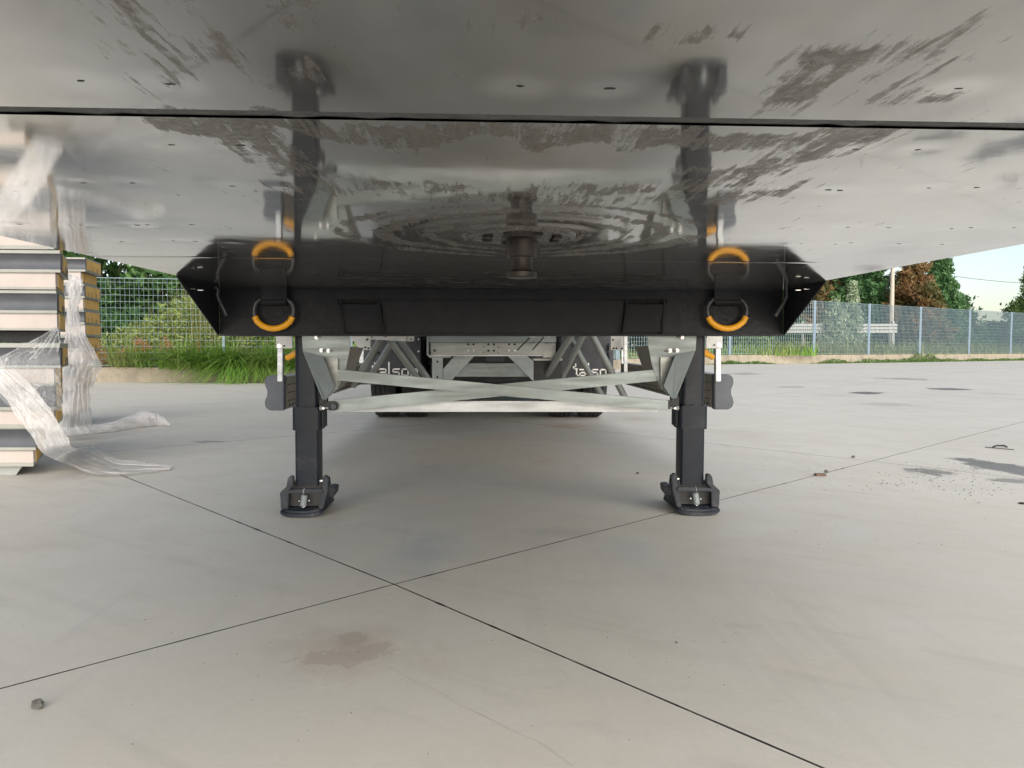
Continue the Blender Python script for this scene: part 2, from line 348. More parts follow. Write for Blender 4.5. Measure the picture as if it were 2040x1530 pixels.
U1 = (C0-pA).normalized(); U2 = (pB-C0).normalized(); W1 = (pC-C0).normalized(); W2 = (C0-pD).normalized()
SL = 4.03
def slab_pt(a, b):
    u = U2 if a > 0 else U1; v = W1 if b > 0 else W2
    return Vector((C0.x+u.x*a+v.x*b, C0.y+u.y*a+v.y*b, 0))
def kerb_y(x):
    for (x0, y0), (x1, y1) in zip(KP, KP[1:]):
        if x0 <= x <= x1: return y0+(y1-y0)*(x-x0)/(x1-x0)
    return 10
for i in range(-6, 12):
    for j in range(-6, 12):
        ce = slab_pt((i+.5)*SL, (j+.5)*SL)
        if ce.y > kerb_y(ce.x)+3.5 or ce.y < -8 or ce.x < -22 or ce.x > 45: continue
        near = ce.length < 7; n = 110 if near else 12; g = .0031; V = []; 
        for b in range(n+1):
            for a in range(n+1):
                aa = i*SL+SL*a/n; bb = j*SL+SL*b/n
                wob = .0016*mnoise.noise((aa*5, bb*5, 1.3)) + (.011*max(0, mnoise.noise((aa*17, bb*17, 7))-.28) if near else 0)
                wob2 = .02*mnoise.noise((aa*.6, bb*.6, 4))*0
                if a == 0: aa += g+abs(wob)
                if a == n: aa -= g+abs(wob)
                if b == 0: bb += g+abs(wob)
                if b == n: bb -= g+abs(wob)
                q = slab_pt(aa, bb); V.append((q.x, q.y, gz(q.x, q.y)))
        N = n+1; F_ = [(b*N+a, b*N+a+1, (b+1)*N+a+1, (b+1)*N+a) for b in range(n) for a in range(n)]
        ring = [a for a in range(N)] + [b*N+n for b in range(1, N)] + [n*N+a for a in range(n-1, -1, -1)] + [b*N for b in range(n-1, 0, -1)]
        k0 = len(V); V += [(V[r][0], V[r][1], V[r][2]-.02) for r in ring]; L = len(ring)
        F_ += [(ring[q], k0+q, k0+(q+1) % L, ring[(q+1) % L]) for q in range(L)]
        so_ = npmesh('concrete_slab', V, np.array(F_), M['concrete'], yard, False); so_.data.materials.append(M['joint'])
        mi = np.zeros(len(F_), dtype='i'); mi[n*n:] = 1; so_.data.polygons.foreach_set('material_index', mi)
def crack(pts, wd):
    P = [atz(*p) for p in pts]; out = []
    for a, b in zip(P, P[1:]):
        for k in range(14):
            q = a.lerp(b, k/14); out.append(q+Vector((.010*mnoise.noise(q*9), .010*mnoise.noise(q*9+Vector((5, 5, 5))), 0)))
    V = []
    for k, q in enumerate(out):
        t_ = (out[min(k+1, len(out)-1)]-out[max(k-1, 0)]).normalized(); nr = Vector((-t_.y, t_.x, 0)); w_ = wd*(.35+.65*abs(mnoise.noise(q*15))*1.6)
        V += [tuple(q+nr*w_+Vector((0,0,.0006))), tuple(q-nr*w_+Vector((0,0,.0006)))]
    npmesh('crack', V, np.array([(2*k, 2*k+1, 2*k+3, 2*k+2) for k in range(len(out)-1)]), M['crack'], yard)
M['crack'] = paint('faint_crack', (.38, .35, .30), .9)
crack([(770, 1328), (885, 1385), (1012, 1452), (1075, 1480), (1150, 1530)], .0011)
crack([(1020, 1350), (1085, 1337), (1120, 1338), (1142, 1360), (1080, 1374), (1030, 1368)], .0008)
crack([(980, 1268), (1080, 1302), (1200, 1330)], .0007)
# soil bank behind the kerb
def along(d):  # offset polyline normal direction (away from the yard)
    out = []
    for i, p in enumerate(KP):
        a = Vector(KP[max(0, i-1)]); b = Vector(KP[min(len(KP)-1, i+1)]); t = (b-a).normalized(); nrm = Vector((-t.y, t.x)); out.append(Vector(p)+nrm*d)
    return out
KH = .30
kk = MB()
for (a, b, a2, b2) in zip(KP, KP[1:], along(.22), along(.22)[1:]):
    z0, z1 = gz(*a), gz(*b); nseg = 1
    kk.add([(a[0],a[1],z0-.05),(b[0],b[1],z1-.05),(b[0],b[1],z1+KH),(a[0],a[1],z0+KH),(a2.x,a2.y,z0-.05),(b2.x,b2.y,z1-.05),(b2.x,b2.y,z1+KH),(a2.x,a2.y,z0+KH)],
        [(0,1,2,3),(3,2,6,7),(7,6,5,4),(0,3,7,4),(1,5,6,2)])
kerb = kk.build('kerb_wall', M['kerb'], fix=True); tag(kerb, 'low weathered concrete kerb wall running under the mesh fence along the yard edge', 'kerb')
s1, s2 = along(.21), along(60); V = []; 
for p, q, k in zip(s1, s2, KP):
    z = gz(*k)
    for t_ in np.linspace(0, 1, 14): pp = p.lerp(Vector((q.x*1, q.y+40*t_)), t_**1.6); V.append((pp.x, pp.y, z+KH-.04+.05*mnoise.noise((pp.x*.7, pp.y*.7, 0))))
Fq = np.array([(i*14+j, i*14+j+1, (i+1)*14+j+1, (i+1)*14+j) for i in range(len(KP)-1) for j in range(13)])
bank = npmesh('terrain', V, Fq, M['soil']); tag(bank, 'dry soil bank behind the kerb wall', kind='structure')

# ---------------------------------------------------------------- the trailer
XC = .097; ZP = 1.050
trailer = empty('semi_trailer', (XC, 3.6, 0), 'parked semi trailer seen from below its coupling plate, standing on two dark landing legs', 'trailer')
TR = trailer
HW0, HW1 = 1.228, 1.275; YB = 3.52; ZB = at(1000, 666, YB).z
ZPb = at(1000, 575, YB).z; ZPf = at(1000, 235, .875).z
def platez(y): return ZPf+(ZPb-ZPf)*(y-.875)/(YB-.875)
def np_noise(x, y, s, seed=0):
    return np.array([mnoise.fractal((a*s+seed, b*s-seed, seed*1.7), 1.0, 2.0, 4) for a, b in zip(x, y)])
SPOTS = [(161,162),(338,168),(342,289),(480,290),(167,365),(263,365),(462,371),(569,372),(160,449),(272,449),(295,448),(382,448),(38,447),(242,481),(345,480),(388,481),(465,482),(1035,172),(1215,177),(1910,177),(1705,298),(1828,299),(1557,379),(1650,379),(1672,380),(1850,375),(1945,374),(1688,453),(1770,454),(1895,456),(1935,454),(2020,454),(1597,486),(1665,487),(1695,484),(1790,486),(1877,487)]
def onplate(px, py):
    z = ZPf
    for _ in range(5):
        p = atz(px, py, z); z = platez(p.y)
    return p
SP = [onplate(*s) for s in SPOTS]
KPIN = onplate(1039, 470)
def make_plate(y0, y1, name, seed):
    nx = 260; ny = int((y1-y0)/.0085)
    ys = np.linspace(y0, y1, ny); V = []; 
    XS, YS = np.meshgrid(np.linspace(-1, 1, nx), ys)
    hw = HW0+(HW1-HW0)*np.clip((YS-2.95)/(YB-2.95), 0, 1)
    hw = np.where(YS < 2.95, HW0-.0, HW0+.03*(YS-2.95)/(YB-2.95))
    X = XC+XS*hw; Z = ZPf+(ZPb-ZPf)*(YS-.875)/(YB-.875)
    for p in SP:
        r2 = (X-p.x)**2+(YS-p.y)**2
        Z = Z+.00035*np.exp(-r2/(2*.022**2))
    r = np.hypot(X-KPIN.x, YS-KPIN.y)
    env = np.clip((.45-r)/.05, 0, 1)*np.clip((r-.09)/.03, 0, 1)
    ph = np.array([mnoise.noise((a*3, b*3, 2)) for a, b in zip(X.ravel(), YS.ravel())]).reshape(X.shape)
    an = np.arctan2(YS-KPIN.y, X-KPIN.x); ph2 = np.array([mnoise.noise((math.cos(a)*1.3, math.sin(a)*1.3, b*14)) for a, b in zip(an.ravel(), r.ravel())]).reshape(X.shape)
    Z = Z+env*(.00010*np.sin(r*2*math.pi/.085+ph*2.5)+.00028*ph2)
    Z = Z-.00022*np.exp(-((r-.43)/.02)**2)*(.5+ph)
    # slight weld crease
    Z = Z+.0007*np.exp(-((YS-2.33)/.012)**2) + .00035*ph*np.clip((YS-2.2)/.5, 0, 1)*.6
    V = np.stack([X, YS, Z], -1).reshape(-1, 3)
    idx = np.arange(nx*ny).reshape(ny, nx)
    Fq = np.stack([idx[:-1,:-1], idx[1:,:-1], idx[1:,1:], idx[:-1,1:]], -1).reshape(-1, 4)
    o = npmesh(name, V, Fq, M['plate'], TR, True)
    # grease map, painted where the coupling and the fork dirt left it
    x = X.ravel(); y = YS.ravel(); xr = x-KPIN.x
    n1 = np_noise(x, y*.45, 5, 3.1); n2 = np_noise(x, y, 1.9, 9.4); n3 = np_noise(x*1., y*.25, 14, 5.7)
    m = np.full(len(x), -.75)
    def box(cx, cy, hx, hy, amp, soft=.06):
        dx = np.abs(x-cx-.05*n1)-hx; dy = np.abs(y-cy-.06*n3)-hy
        d = np.maximum(dx, dy); return amp*np.clip(.5-d/soft, 0, 1)
    def put(v): np.maximum(m, -.75+v, out=m)
    # dirty lanes either side, fore-aft
    put(box(-.275, .66, .055, .14, 1.45, .10)); put(box(-.19, .60, .07, .09, 1.25, .10))
    put(box(.30, .74, .055, .10, 1.42, .08)); put(box(.37, .62, .05, .05, 1.1, .07)); put(box(.19, .63, .05, .05, 1.2, .06)); put(box(.145, .64, .012, .03, 1.5, .03))
    put(box(.45, .775, .035, .035, 1.45, .05)); put(box(.42, .66, .02, .03, 1.2, .05)); put(box(-.06, .60, .07, .05, 1.0, .09)); put(box(.02, .70, .03, .02, 1.1, .05))
    put(box(KPIN.x-.02, .935, .42, .065, 1.5, .05)); put(box(.36, .72, .10, .12, 1.18, .12)); put(box(.05, .62, .12, .06, 1.1, .1)); put(box(-.22, .76, .05, .06, 1.2, .08))                # band behind the strip
    put(box(-.26, 1.06, .07, .14, 1.35, .12)); put(box(.42, 1.08, .09, .17, 1.42, .12)); put(box(.34, 1.20, .10, .14, 1.3, .12))
    put(box(-.13, 1.0, .07, .10, 1.15, .1)); put(box(KPIN.x, 1.30, .50, .14, 1.27, .15)); put(box(.45, 1.50, .06, .12, 1.2, .1)); put(box(-.3, 1.42, .06, .16, 1.2, .12))
    put(box(KPIN.x+.05, 1.12, .22, .06, .95, .2))
    rr = np.hypot(xr, y-KPIN.y)
    ring = np.clip((.46-rr)/.05, 0, 1)*(.86+.35*np.sin(rr*2*math.pi/.10+n1*3)+.3*n1); put(ring*1.38)
    put(np.clip(1-np.abs(rr-.40)/.05, 0, 1)*1.25)
    m = m+n2*.25
    sst_ = lambda v: v*v*(3-2*v)
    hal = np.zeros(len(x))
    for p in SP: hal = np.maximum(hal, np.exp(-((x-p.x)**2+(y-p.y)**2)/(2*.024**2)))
    film_amt = sst_(np.clip((.62-np.abs(xr)+.08*n2)/.35, 0, 1))*(.55+.3*n1) + np.clip((y-2.15)/.7, 0, 1)*.75*np.clip(1.4-np.abs(xr)/.95, 0, 1)  # grease film amount over the plate centre and towards the beam
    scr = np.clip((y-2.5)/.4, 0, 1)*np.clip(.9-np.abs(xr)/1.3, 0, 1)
    col = np.stack([np.clip(m, 0, 1), np.clip(film_amt, 0, 1), scr, np.clip(hal, 0, 1)], -1)
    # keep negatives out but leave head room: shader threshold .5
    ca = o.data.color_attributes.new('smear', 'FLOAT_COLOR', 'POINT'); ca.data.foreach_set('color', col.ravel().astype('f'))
    return o
YJ0, YJ1 = .862, .892
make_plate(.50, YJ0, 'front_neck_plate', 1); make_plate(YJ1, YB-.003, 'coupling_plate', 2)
js = MB(); nj = 90; V = []
for k in range(nj+1):
    x0 = XC-HW0+2*HW0*k/nj; d = .002+.002*mnoise.noise((k*.9, 0, 0)); e = .0025*mnoise.noise((k*1.7, 3, 0)); e2 = .002*mnoise.noise((k*1.3, 9, 0)); zz = platez(.87)
    V += [(x0, YJ0-.001+e, zz+d), (x0, (YJ0+YJ1)/2, zz+d-.001), (x0, YJ1+.001+e2, zz+d+.001), (x0, YJ1+.001+e2, zz+.03), (x0, YJ0-.001+e, zz+.03)]
js.add(V, [(5*k+q, 5*k+(q+1) % 5, 5*k+5+(q+1) % 5, 5*k+5+q) for k in range(nj) for q in range(5)])
js.build('sealing_strip', paint('cracked_grey_sealant', (.07, .073, .073), .6, var=.5, dirt=(.02,.012,.01), dirtamt=.8, scale=22), TR)
# plug weld marks: small ragged dark scabs
wm = None
for k, p in enumerate(SP):
    b = MB(); n = 9; r = .0036*rnd.uniform(.7, 1.3)
    pts = [Vector((p.x+r*1.6*rnd.uniform(.5, 1.2)*math.cos(6.283*q/n), p.y+r*rnd.uniform(.5, 1.2)*math.sin(6.283*q/n), platez(p.y)-.0002+.0003)) for q in range(n)]
    b.prism(pts, (0, 0, .003)); b.build('weld_mark', M['dark'], TR)
# front lip / neck box above the plate and the cargo body
b = MB(); b.box((XC-HW0+.004, .505, ZPf+.02), (XC+HW0-.004, 3.45, 1.28)); b.build('neck_frame', M['dark'], TR)
b = MB(); b.box((XC-1.275, .49, 1.283), (XC+1.275, 13.3, 3.95)); b.build('cargo_body', M['white'], TR, .01)
# ---- cross beam with fork pockets
def prz(x0, x1, y0, y1, Y, t): b_.px([(x0, y0), (x1, y0), (x1, y1), (x0, y1)], Y, t)
cb = MB()
for (x0, x1, y0, y1) in [(437,1560,562,596.5),(437,672,596.5,665),(1328,1560,596.5,665),(752,1252,596.5,600),(672,752,606,665),(1252,1328,606,665),(752,1252,600,665)]:
    cb.px([(x0, y0), (x1, y0), (x1, y1), (x0, y1)], YB, .16)
b = MB(); b.px([(440, 574), (1557, 574), (1557, 577), (440, 577)], YB-.002, .004); b.build('groove_shade_strip', M['slot'], TR)  # flush black strip painted for the shade of a recessed line
cb.build('cross_beam', M['black'], TR, label='black painted cross beam closing the neck')
b = MB(); b.px([(762, 599), (1242, 599), (1240, 662), (764, 662)], YB-.012, .010); b.build('front_panel', M['black'], TR, .002)
b = MB(); b.px([(437, 665), (1560, 665), (1560, 669), (437, 669)], YB-.01, .2); b.build('bottom_flange', M['black'], TR, .002)
for (a, c) in ((672, 762), (1242, 1328)):
    sgn = 1 if a < 1000 else -1
    fl = (676, 752, 763, 684) if sgn > 0 else (1247, 1322, 1318, 1240)
    b = MB(); P = [at(fl[0], 606, YB-.02), at(fl[1], 606, YB-.02), at(fl[2], 662, YB-.034), at(fl[3], 662, YB-.034)]
    b.prism(P, (0, .008, 0)); b.build('fork_pocket_flap', M['black'], TR, .0015)
    b = MB()
    for (xa, xb) in ((fl[0], fl[3]), (fl[1], fl[2])):
        b.prism([at(xa, 598, YB-.022), at(xa, 606, YB-.024), at(xb, 664, YB-.046), at(xb, 664, YB-.001), at(xa, 598, YB-.001)], (.009, 0, 0))
    b.build('fork_pocket_cheek', M['black'], TR)
    b = MB(); lo, hi = (673, 751) if sgn > 0 else (1253, 1327); b.px([(lo, 597), (hi, 597), (hi, 605.5), (lo, 605.5)], YB+.003, .15); b.build('slot_shade_fill', M['slot'], TR)  # black box fills the opening, standing for its shaded inside
# ---- side wings (inner walls that close the neck towards the beam)
for s in (-1, 1):
    if s < 0: A, Bp, Cp = at(355, 553, 2.95), at(437, 669, YB), at(437, 560, YB)
    else: A, Bp, Cp = at(1650, 553, 2.95), at(1560, 669, YB), at(1560, 560, YB)
    b = MB(); b.prism([A, Bp, Cp+Vector((0,0,.03)), A+Vector((0, 0, .08))], (.006*s, 0, 0)); b.build('side_wing', M['black'], TR, .001)
    # hook rod hanging at the wing
    q = [(428,572),(434,577),(433,590),(440,606),(448,622),(451,629)] if s < 0 else [(1571,572),(1566,578),(1568,590),(1560,606),(1550,622),(1545,630)]
    b = MB(); b.tube([at(x, y, 3.40) for x, y in q], .0085, 10); b.build('release_rod', M['ring'], TR)
    b = MB(); 
    for x in ((383, 399) if s < 0 else (1607, 1590)): c = at(x, 576 + (2 if x in (399, 1590) else 0), 3.1); b.box((c.x-.010, c.y, c.z-.0012), (c.x+.010, c.y+.01, c.z+.0012))
    b.build('light_glint', M['bolt'], TR)  # bright slips painted for light glinting through slots in the wing
# ---- lashing rings
def dring(px, Y, name='lashing_ring'):
    def arc(a0, a1, rx, ry, cx, cy, n): return [(cx+rx*math.cos(a0+(a1-a0)*k/n), cy-ry*math.sin(a0+(a1-a0)*k/n)) for k in range(n+1)]
    R = math.radians
    top = [(px-16, 594), (px-28, 597), (px-36, 604), (px-39.5, 614), (px-39, 624), (px-36, 633)]
    topr = [(2*px-x, y) for x, y in top][::-1]
    bot = [(px-37.5, 631), (px-32, 641), (px-22, 649), (px-10, 653.5), (px, 654.5), (px+10, 653.5), (px+22, 649), (px+32, 641), (px+37.5, 631)]
    b = MB(); b.tube([at(x, y, Y) for x, y in top], .0098, 12); b.tube([at(x, y, Y) for x, y in topr], .0098, 12)
    b.tube([at(px-20, 596, Y), at(px+20, 596, Y)], .0098, 12)
    r = b.build(name, M['ring'], TR)
    b = MB(); b.tube([at(x, y, Y) for x, y in bot], .0135, 14); b.build('yellow_grip', M['yellow'], r)
    b = MB(); P = [(px-25, 560), (px+26, 560), (px+26, 603), (px-25, 603)]; b.px(P, Y-.016, .006); b.tube([at(px-25, 601, Y-.002), at(px+26, 601, Y-.002)], .017, 12)
    b.build('ring_strap', M['black'], r, 0)
dring(545, YB-.045); dring(1448.5, YB-.045)
for (pa, pb) in (((573, 712.5), (612, 695)), ((1419, 711), (1386, 694))):
    b = MB(); b.tube([at(pa[0], pa[1], 3.72), at(pb[0], pb[1], 3.62)], .0145, 14)
    b.tube([at(pa[0], pa[1], 3.74), at(pb[0]+(-8 if pa[0] < 1000 else 8), pb[1]-2, 3.75)], .0135, 14)
    b.build('side_lashing_ring', M['yellow'], TR, label='yellow lashing ring jutting out behind the leg')
# ---- king pin
kp = MB(); z = platez(KPIN.y)
def mm(px): return px/847
prof = [(.0365+.012, 0), (.046, -.006), (.0365, -.010), (.0365, -.046), (.0355, -.049), (.0262, -.050), (.0254, -.053), (.0254, -.078), (.027, -.081), (.0357, -.084), (.0357, -.094), (.033, -.097), (.0001, -.097)]
kp.lathe(prof, (KPIN.x, KPIN.y, z), n=40); kpo = kp.build('king_pin', M['rust'], TR, label='greasy rust brown king pin', fix=True)
b = MB(); b.lathe([(.125, .004), (.125, -.003), (.122, -.005), (.112, -.005), (.110, -.002), (.044, -.002)], (KPIN.x, KPIN.y, z-.001), n=56); b.build('king_pin_flange', paint('oily_flange', (.16,.155,.145), .28, .7, var=.4, dirt=(.06,.045,.035), dirtamt=.7, scale=25), TR)
for k in range(8):
    a = math.radians(22.5+45*k); c = Vector((KPIN.x+.085*math.cos(a), KPIN.y+.085*math.sin(a), z-.004))
    b = MB(); b.lathe([(.0001, -.007), (.010, -.007), (.012, -.005), (.012, .003)], c, n=6 if k % 2 else 12); b.build('flange_bolt', M['rust'], TR)

# ---- landing legs
YL = 3.60
def leg(s):
    L = s < 0
    mx = (lambda x: x) if L else (lambda x: 612-(x-612)+768+0)   # mirrored pixel columns for the far side
    off = 0 if L else -4
    def X(x): return at(mx(x), 765, YL).x
    def Z(y): return at(612 if L else 1380, y+off*.6, YL).z
    x0, x1 = sorted((X(586), X(633))); cx = (x0+x1)/2; hw = (x1-x0)/2
    up = MB(); r = .018
    def rbox(m, cx, hx, y0, y1, z0, z1, r):
        pts = []
        for (sx, sy, a0) in ((1,1,0),(-1,1,90),(-1,-1,180),(1,-1,270)):
            for k in range(5):
                a = math.radians(a0+22.5*k); pts.append((cx+sx*(hx-r)+r*math.cos(a), (y0+y1)/2+sy*((y1-y0)/2-r)+r*math.sin(a)))
        n = len(pts); m.add([(p[0], p[1], z0) for p in pts]+[(p[0], p[1], z1) for p in pts], [(i, (i+1) % n, (i+1) % n+n, i+n) for i in range(n)], True)
        m.add([(p[0], p[1], z0) for p in pts], [tuple(range(n-1, -1, -1))]); m.add([(p[0], p[1], z1) for p in pts], [tuple(range(n))])
    rbox(up, cx, hw-.001, YL, YL+.11, Z(812), 1.0, .022)
    lg = up.build('landing_leg', M['legpaint'], TR, fix=False)
    m = MB(); rbox(m, cx, hw+.010, YL-.009, YL+.125, Z(857), Z(811), .016)
    # flared shoulder between round upper tube and box
    n = 20; 
    m.lathe([(hw+.004, Z(811)-.001), (hw+.001, Z(808)), (hw-.006, Z(800)), (hw-.012, Z(795))], (cx, YL+.055, 0), n=28)
    m.build('outer_sleeve', M['legpaint'], lg, fix=False)
    m = MB(); e = cx+(hw+.012)*(-s); m.box((min(e, e-s*.009), YL+.02, Z(853)), (max(e, e-s*.009), YL+.11, Z(806))); m.build('side_rib', M['legpaint'], lg, .002)
    m = MB(); rbox(m, cx, hw, YL-.001, YL+.108, Z(968), Z(856), .012); m.build('inner_tube', M['legpaint'], lg, fix=False)
    # foot: rocker pad, cheeks, crossbar, spring, axle
    z0 = 0.0
    def P(x, y, Y): return at(mx(x), y+off, Y)
    f = MB(); Yf = YL-.055
    prof = [(P(560, 1010, 3.56).x), ]
    xa, xb = sorted((P(561, 1015, 3.6).x, P(645, 1015, 3.6).x)); xo = -s
    # pad outline in plan (rounded front), swept up at the ends
    pts = []
    for k in range(13):
        a = math.pi*(k/12); pts.append(((xa+xb)/2-math.cos(a)*(xb-xa)/2, 3.575-.035*math.sin(a)))
    pts += [(xb+.0, 3.86), (xa, 3.86)]
    f.prism([Vector((p[0], p[1], .002+.012*abs((p[0]-(xa+xb)/2)/((xb-xa)/2))**3)) for p in pts], (0, 0, .016))
    f.prism([Vector((p[0]*.96+(xa+xb)/2*.04, p[1]+.008, .018+.010*abs((p[0]-(xa+xb)/2)/((xb-xa)/2))**3)) for p in pts], (0, 0, .012))
    foot = f.build('foot', M['foot'], lg, .003)
    Yc = 3.565
    ch = MB()
    # outer cheek (away from centre): tall slanted plate; inner cheek: sloping web
    ch.px([(mx(573), 953+off), (mx(578), 948+off), (mx(584), 950+off), (mx(584), 966+off), (mx(575), 978+off), (mx(574), 1014+off), (mx(559), 1014+off), (mx(558), 983+off), (mx(570), 971+off)], Yc, .03)
    ch.px([(mx(643), 949+off), (mx(649), 947+off), (mx(654), 953+off), (mx(652), 980+off), (mx(643), 1014+off), (mx(634), 1014+off), (mx(640), 980+off)], Yc+.005, .03)
    ch.px([(mx(646), 978+off), (mx(656), 970+off), (mx(668), 972+off), (mx(667), 985+off), (mx(657), 998+off), (mx(645), 1017+off), (mx(637), 1017+off), (mx(644), 995+off)], Yc+.12, .10)
    ch.px([(mx(557), 982+off), (mx(569), 971+off), (mx(576), 976+off), (mx(572), 1000+off), (mx(559), 998+off)], Yc+.14, .08)
    ch.build('foot_cheek', M['foot'], foot, .003)
    m = MB(); m.px([(mx(570), 978+off), (mx(590), 975+off), (mx(641), 974+off), (mx(643), 982+off), (mx(571), 983+off)], Yc-.006, .014); m.build('foot_crossbar', M['foot'], foot, .002)
    m = MB(); m.tube([P(604, 1007, Yc), P(607, 986, Yc)], .0145, 16); 
    m.build('foot_spring', paint('grey_spring', (.17, .19, .20), .5), foot)
    m = MB(); m.tube([P(606, 988, Yc), P(604, 980, Yc-.008), P(606, 973, Yc)], .0022, 6); m.tube([P(598, 1008, Yc), P(604, 1011, Yc-.01), P(611, 1006, Yc)], .0022, 6); m.build('spring_hook', M['bolt'], foot)
    m = MB(); m.tube([P(580, 959, YL+.03), P(648, 958, YL+.03)], .010, 14); m.build('foot_axle', M['bolt'], foot)
    m = MB(); m.tube([P(655, 950, YL+.02), P(657, 965, YL+.0), P(655, 973, YL)], .006, 8); m.tube([P(660, 999, Yc+.1), P(660, 992, Yc+.1)], .006, 8); m.build('lock_bolt', M['foot'], foot)
    m = MB(); m.px([(mx(585), 962+off), (mx(640), 962+off), (mx(641), 1008+off), (mx(574), 1008+off)], YL+.01, .06); m.build('foot_core', M['dark'], foot)
    for q, (bx, by) in enumerate(((612, 976), (629, 974), (596, 998), (616, 997))):
        m = MB(); c = P(bx, by, Yc-.004 if q > 1 else YL-.004); m.lathe([(.0001, -.003), (.003, -.003), (.0036, 0), (.0036, .006)], c, 'Y', 8); m.build('rivet', M['bolt'], foot)
    return lg
for s in (-1, 1): leg(s)

# ---- brackets, braces
def mir(x): return x if not MIRR else {True: 2*994.5-x}[True]
for MIRR in (False, True):
    def PX(pts): return [(mir(p[0]), p[1]-(2 if MIRR else 0), *p[2:]) for p in pts]
    b = MB(); b.px(PX([(601, 666), (698, 666), (698, 690), (690, 730), (673, 775), (650, 795), (642, 795), (603, 699)]), 3.575, .006)
    br = b.build('leg_bracket', M['galv'], TR, .0008, label='galvanised bracket sheet in front of the landing leg')
    b = MB(); b.px(PX([(604, 700, 3.565), (644, 711, 3.50), (667, 771, 3.50), (650, 796, 3.54), (643, 796, 3.565)]), 3.55, .004); b.build('folded_flange', M['galv'], br)
    b = MB(); b.px(PX([(649, 713), (673, 714), (673, 775), (663, 777), (649, 772)]), 3.558, .012); b.build('gusset_plate', M['galvd'], br, .001)
    b = MB(); b.px(PX([(697, 690, 3.58), (724, 693, 4.1), (707, 739, 4.1), (692, 762, 3.7), (673, 778, 3.58), (684, 735, 3.58)]), 3.6, .004); b.build('return_flange', M['taupe'], br)
    for (x, y) in ((641, 698), (655, 698.5), (631, 672)):
        b = MB(); c = at(mir(x), y, 3.572); b.lathe([(.0001, -.016), (.0055, -.016), (.0055, -.008), (.010, -.008), (.010, 0)], c, 'Y', 6)
        d = -1 if MIRR else 1; b.tube([c+Vector((0, -.007, 0)), c+Vector((.018*d, -.007, 0))], .004, 8); b.build('bracket_bolt', M['bolt'], br)
    # pivot lug
    b = MB(); b.px(PX([(645, 803), (657, 799), (668, 800), (673, 805), (673, 812), (668, 818), (657, 818), (645, 814)]), 3.555, .016); lug = b.build('pivot_lug', M['dark'], TR, .002)
    b = MB(); b.lathe([(.0001, -.008), (.0115, -.008), (.0125, -.006), (.0125, .002)], at(mir(665), 809.5 - (2 if MIRR else 0), 3.555), 'Y', 20); b.build('pin', M['pad'], lug)
    b = MB(); b.tube([at(mir(637), 813, 3.56), at(mir(642), 813, 3.56)], .010, 6); b.tube([at(mir(640), 813, 3.558), at(mir(654), 813, 3.558)], .0045, 8); b.lathe([(.0001, -.012), (.006, -.012), (.007, 0)], at(mir(645), 813, 3.55), 'Y', 10); b.build('lug_bolt', M['bolt'], lug)
    b = MB(); b.px(PX([(636, 790), (652, 793), (652, 806), (636, 818)]), 3.59, .03); b.build('lug_base', M['dark'], lug, .002)
for (l, r, Y) in (([(673,736),(673,758)], [(1331,798),(1331,819)], 3.545), ([(664,797),(664,822)], [(1318,735),(1318,758)], 3.58)):
    b = MB(); b.px([l[0], r[0], r[1], l[1]], Y, .006); b.px([(l[0][0], l[0][1]), (r[0][0], r[0][1]), (r[0][0], r[0][1]+1.6), (l[0][0], l[0][1]+1.6)], Y+.007, .03)
    b.build('diagonal_brace', M['galv'], TR, .0008)
b = MB(); b.px([(692, 799), (1312, 799), (1312, 820.5), (692, 820.5)], 3.72, .006); b.px([(692, 818.5), (1312, 818.5), (1312, 820.5), (692, 820.5)], 3.727, .03); b.build('horizontal_brace', M['alu'], TR, .0008)

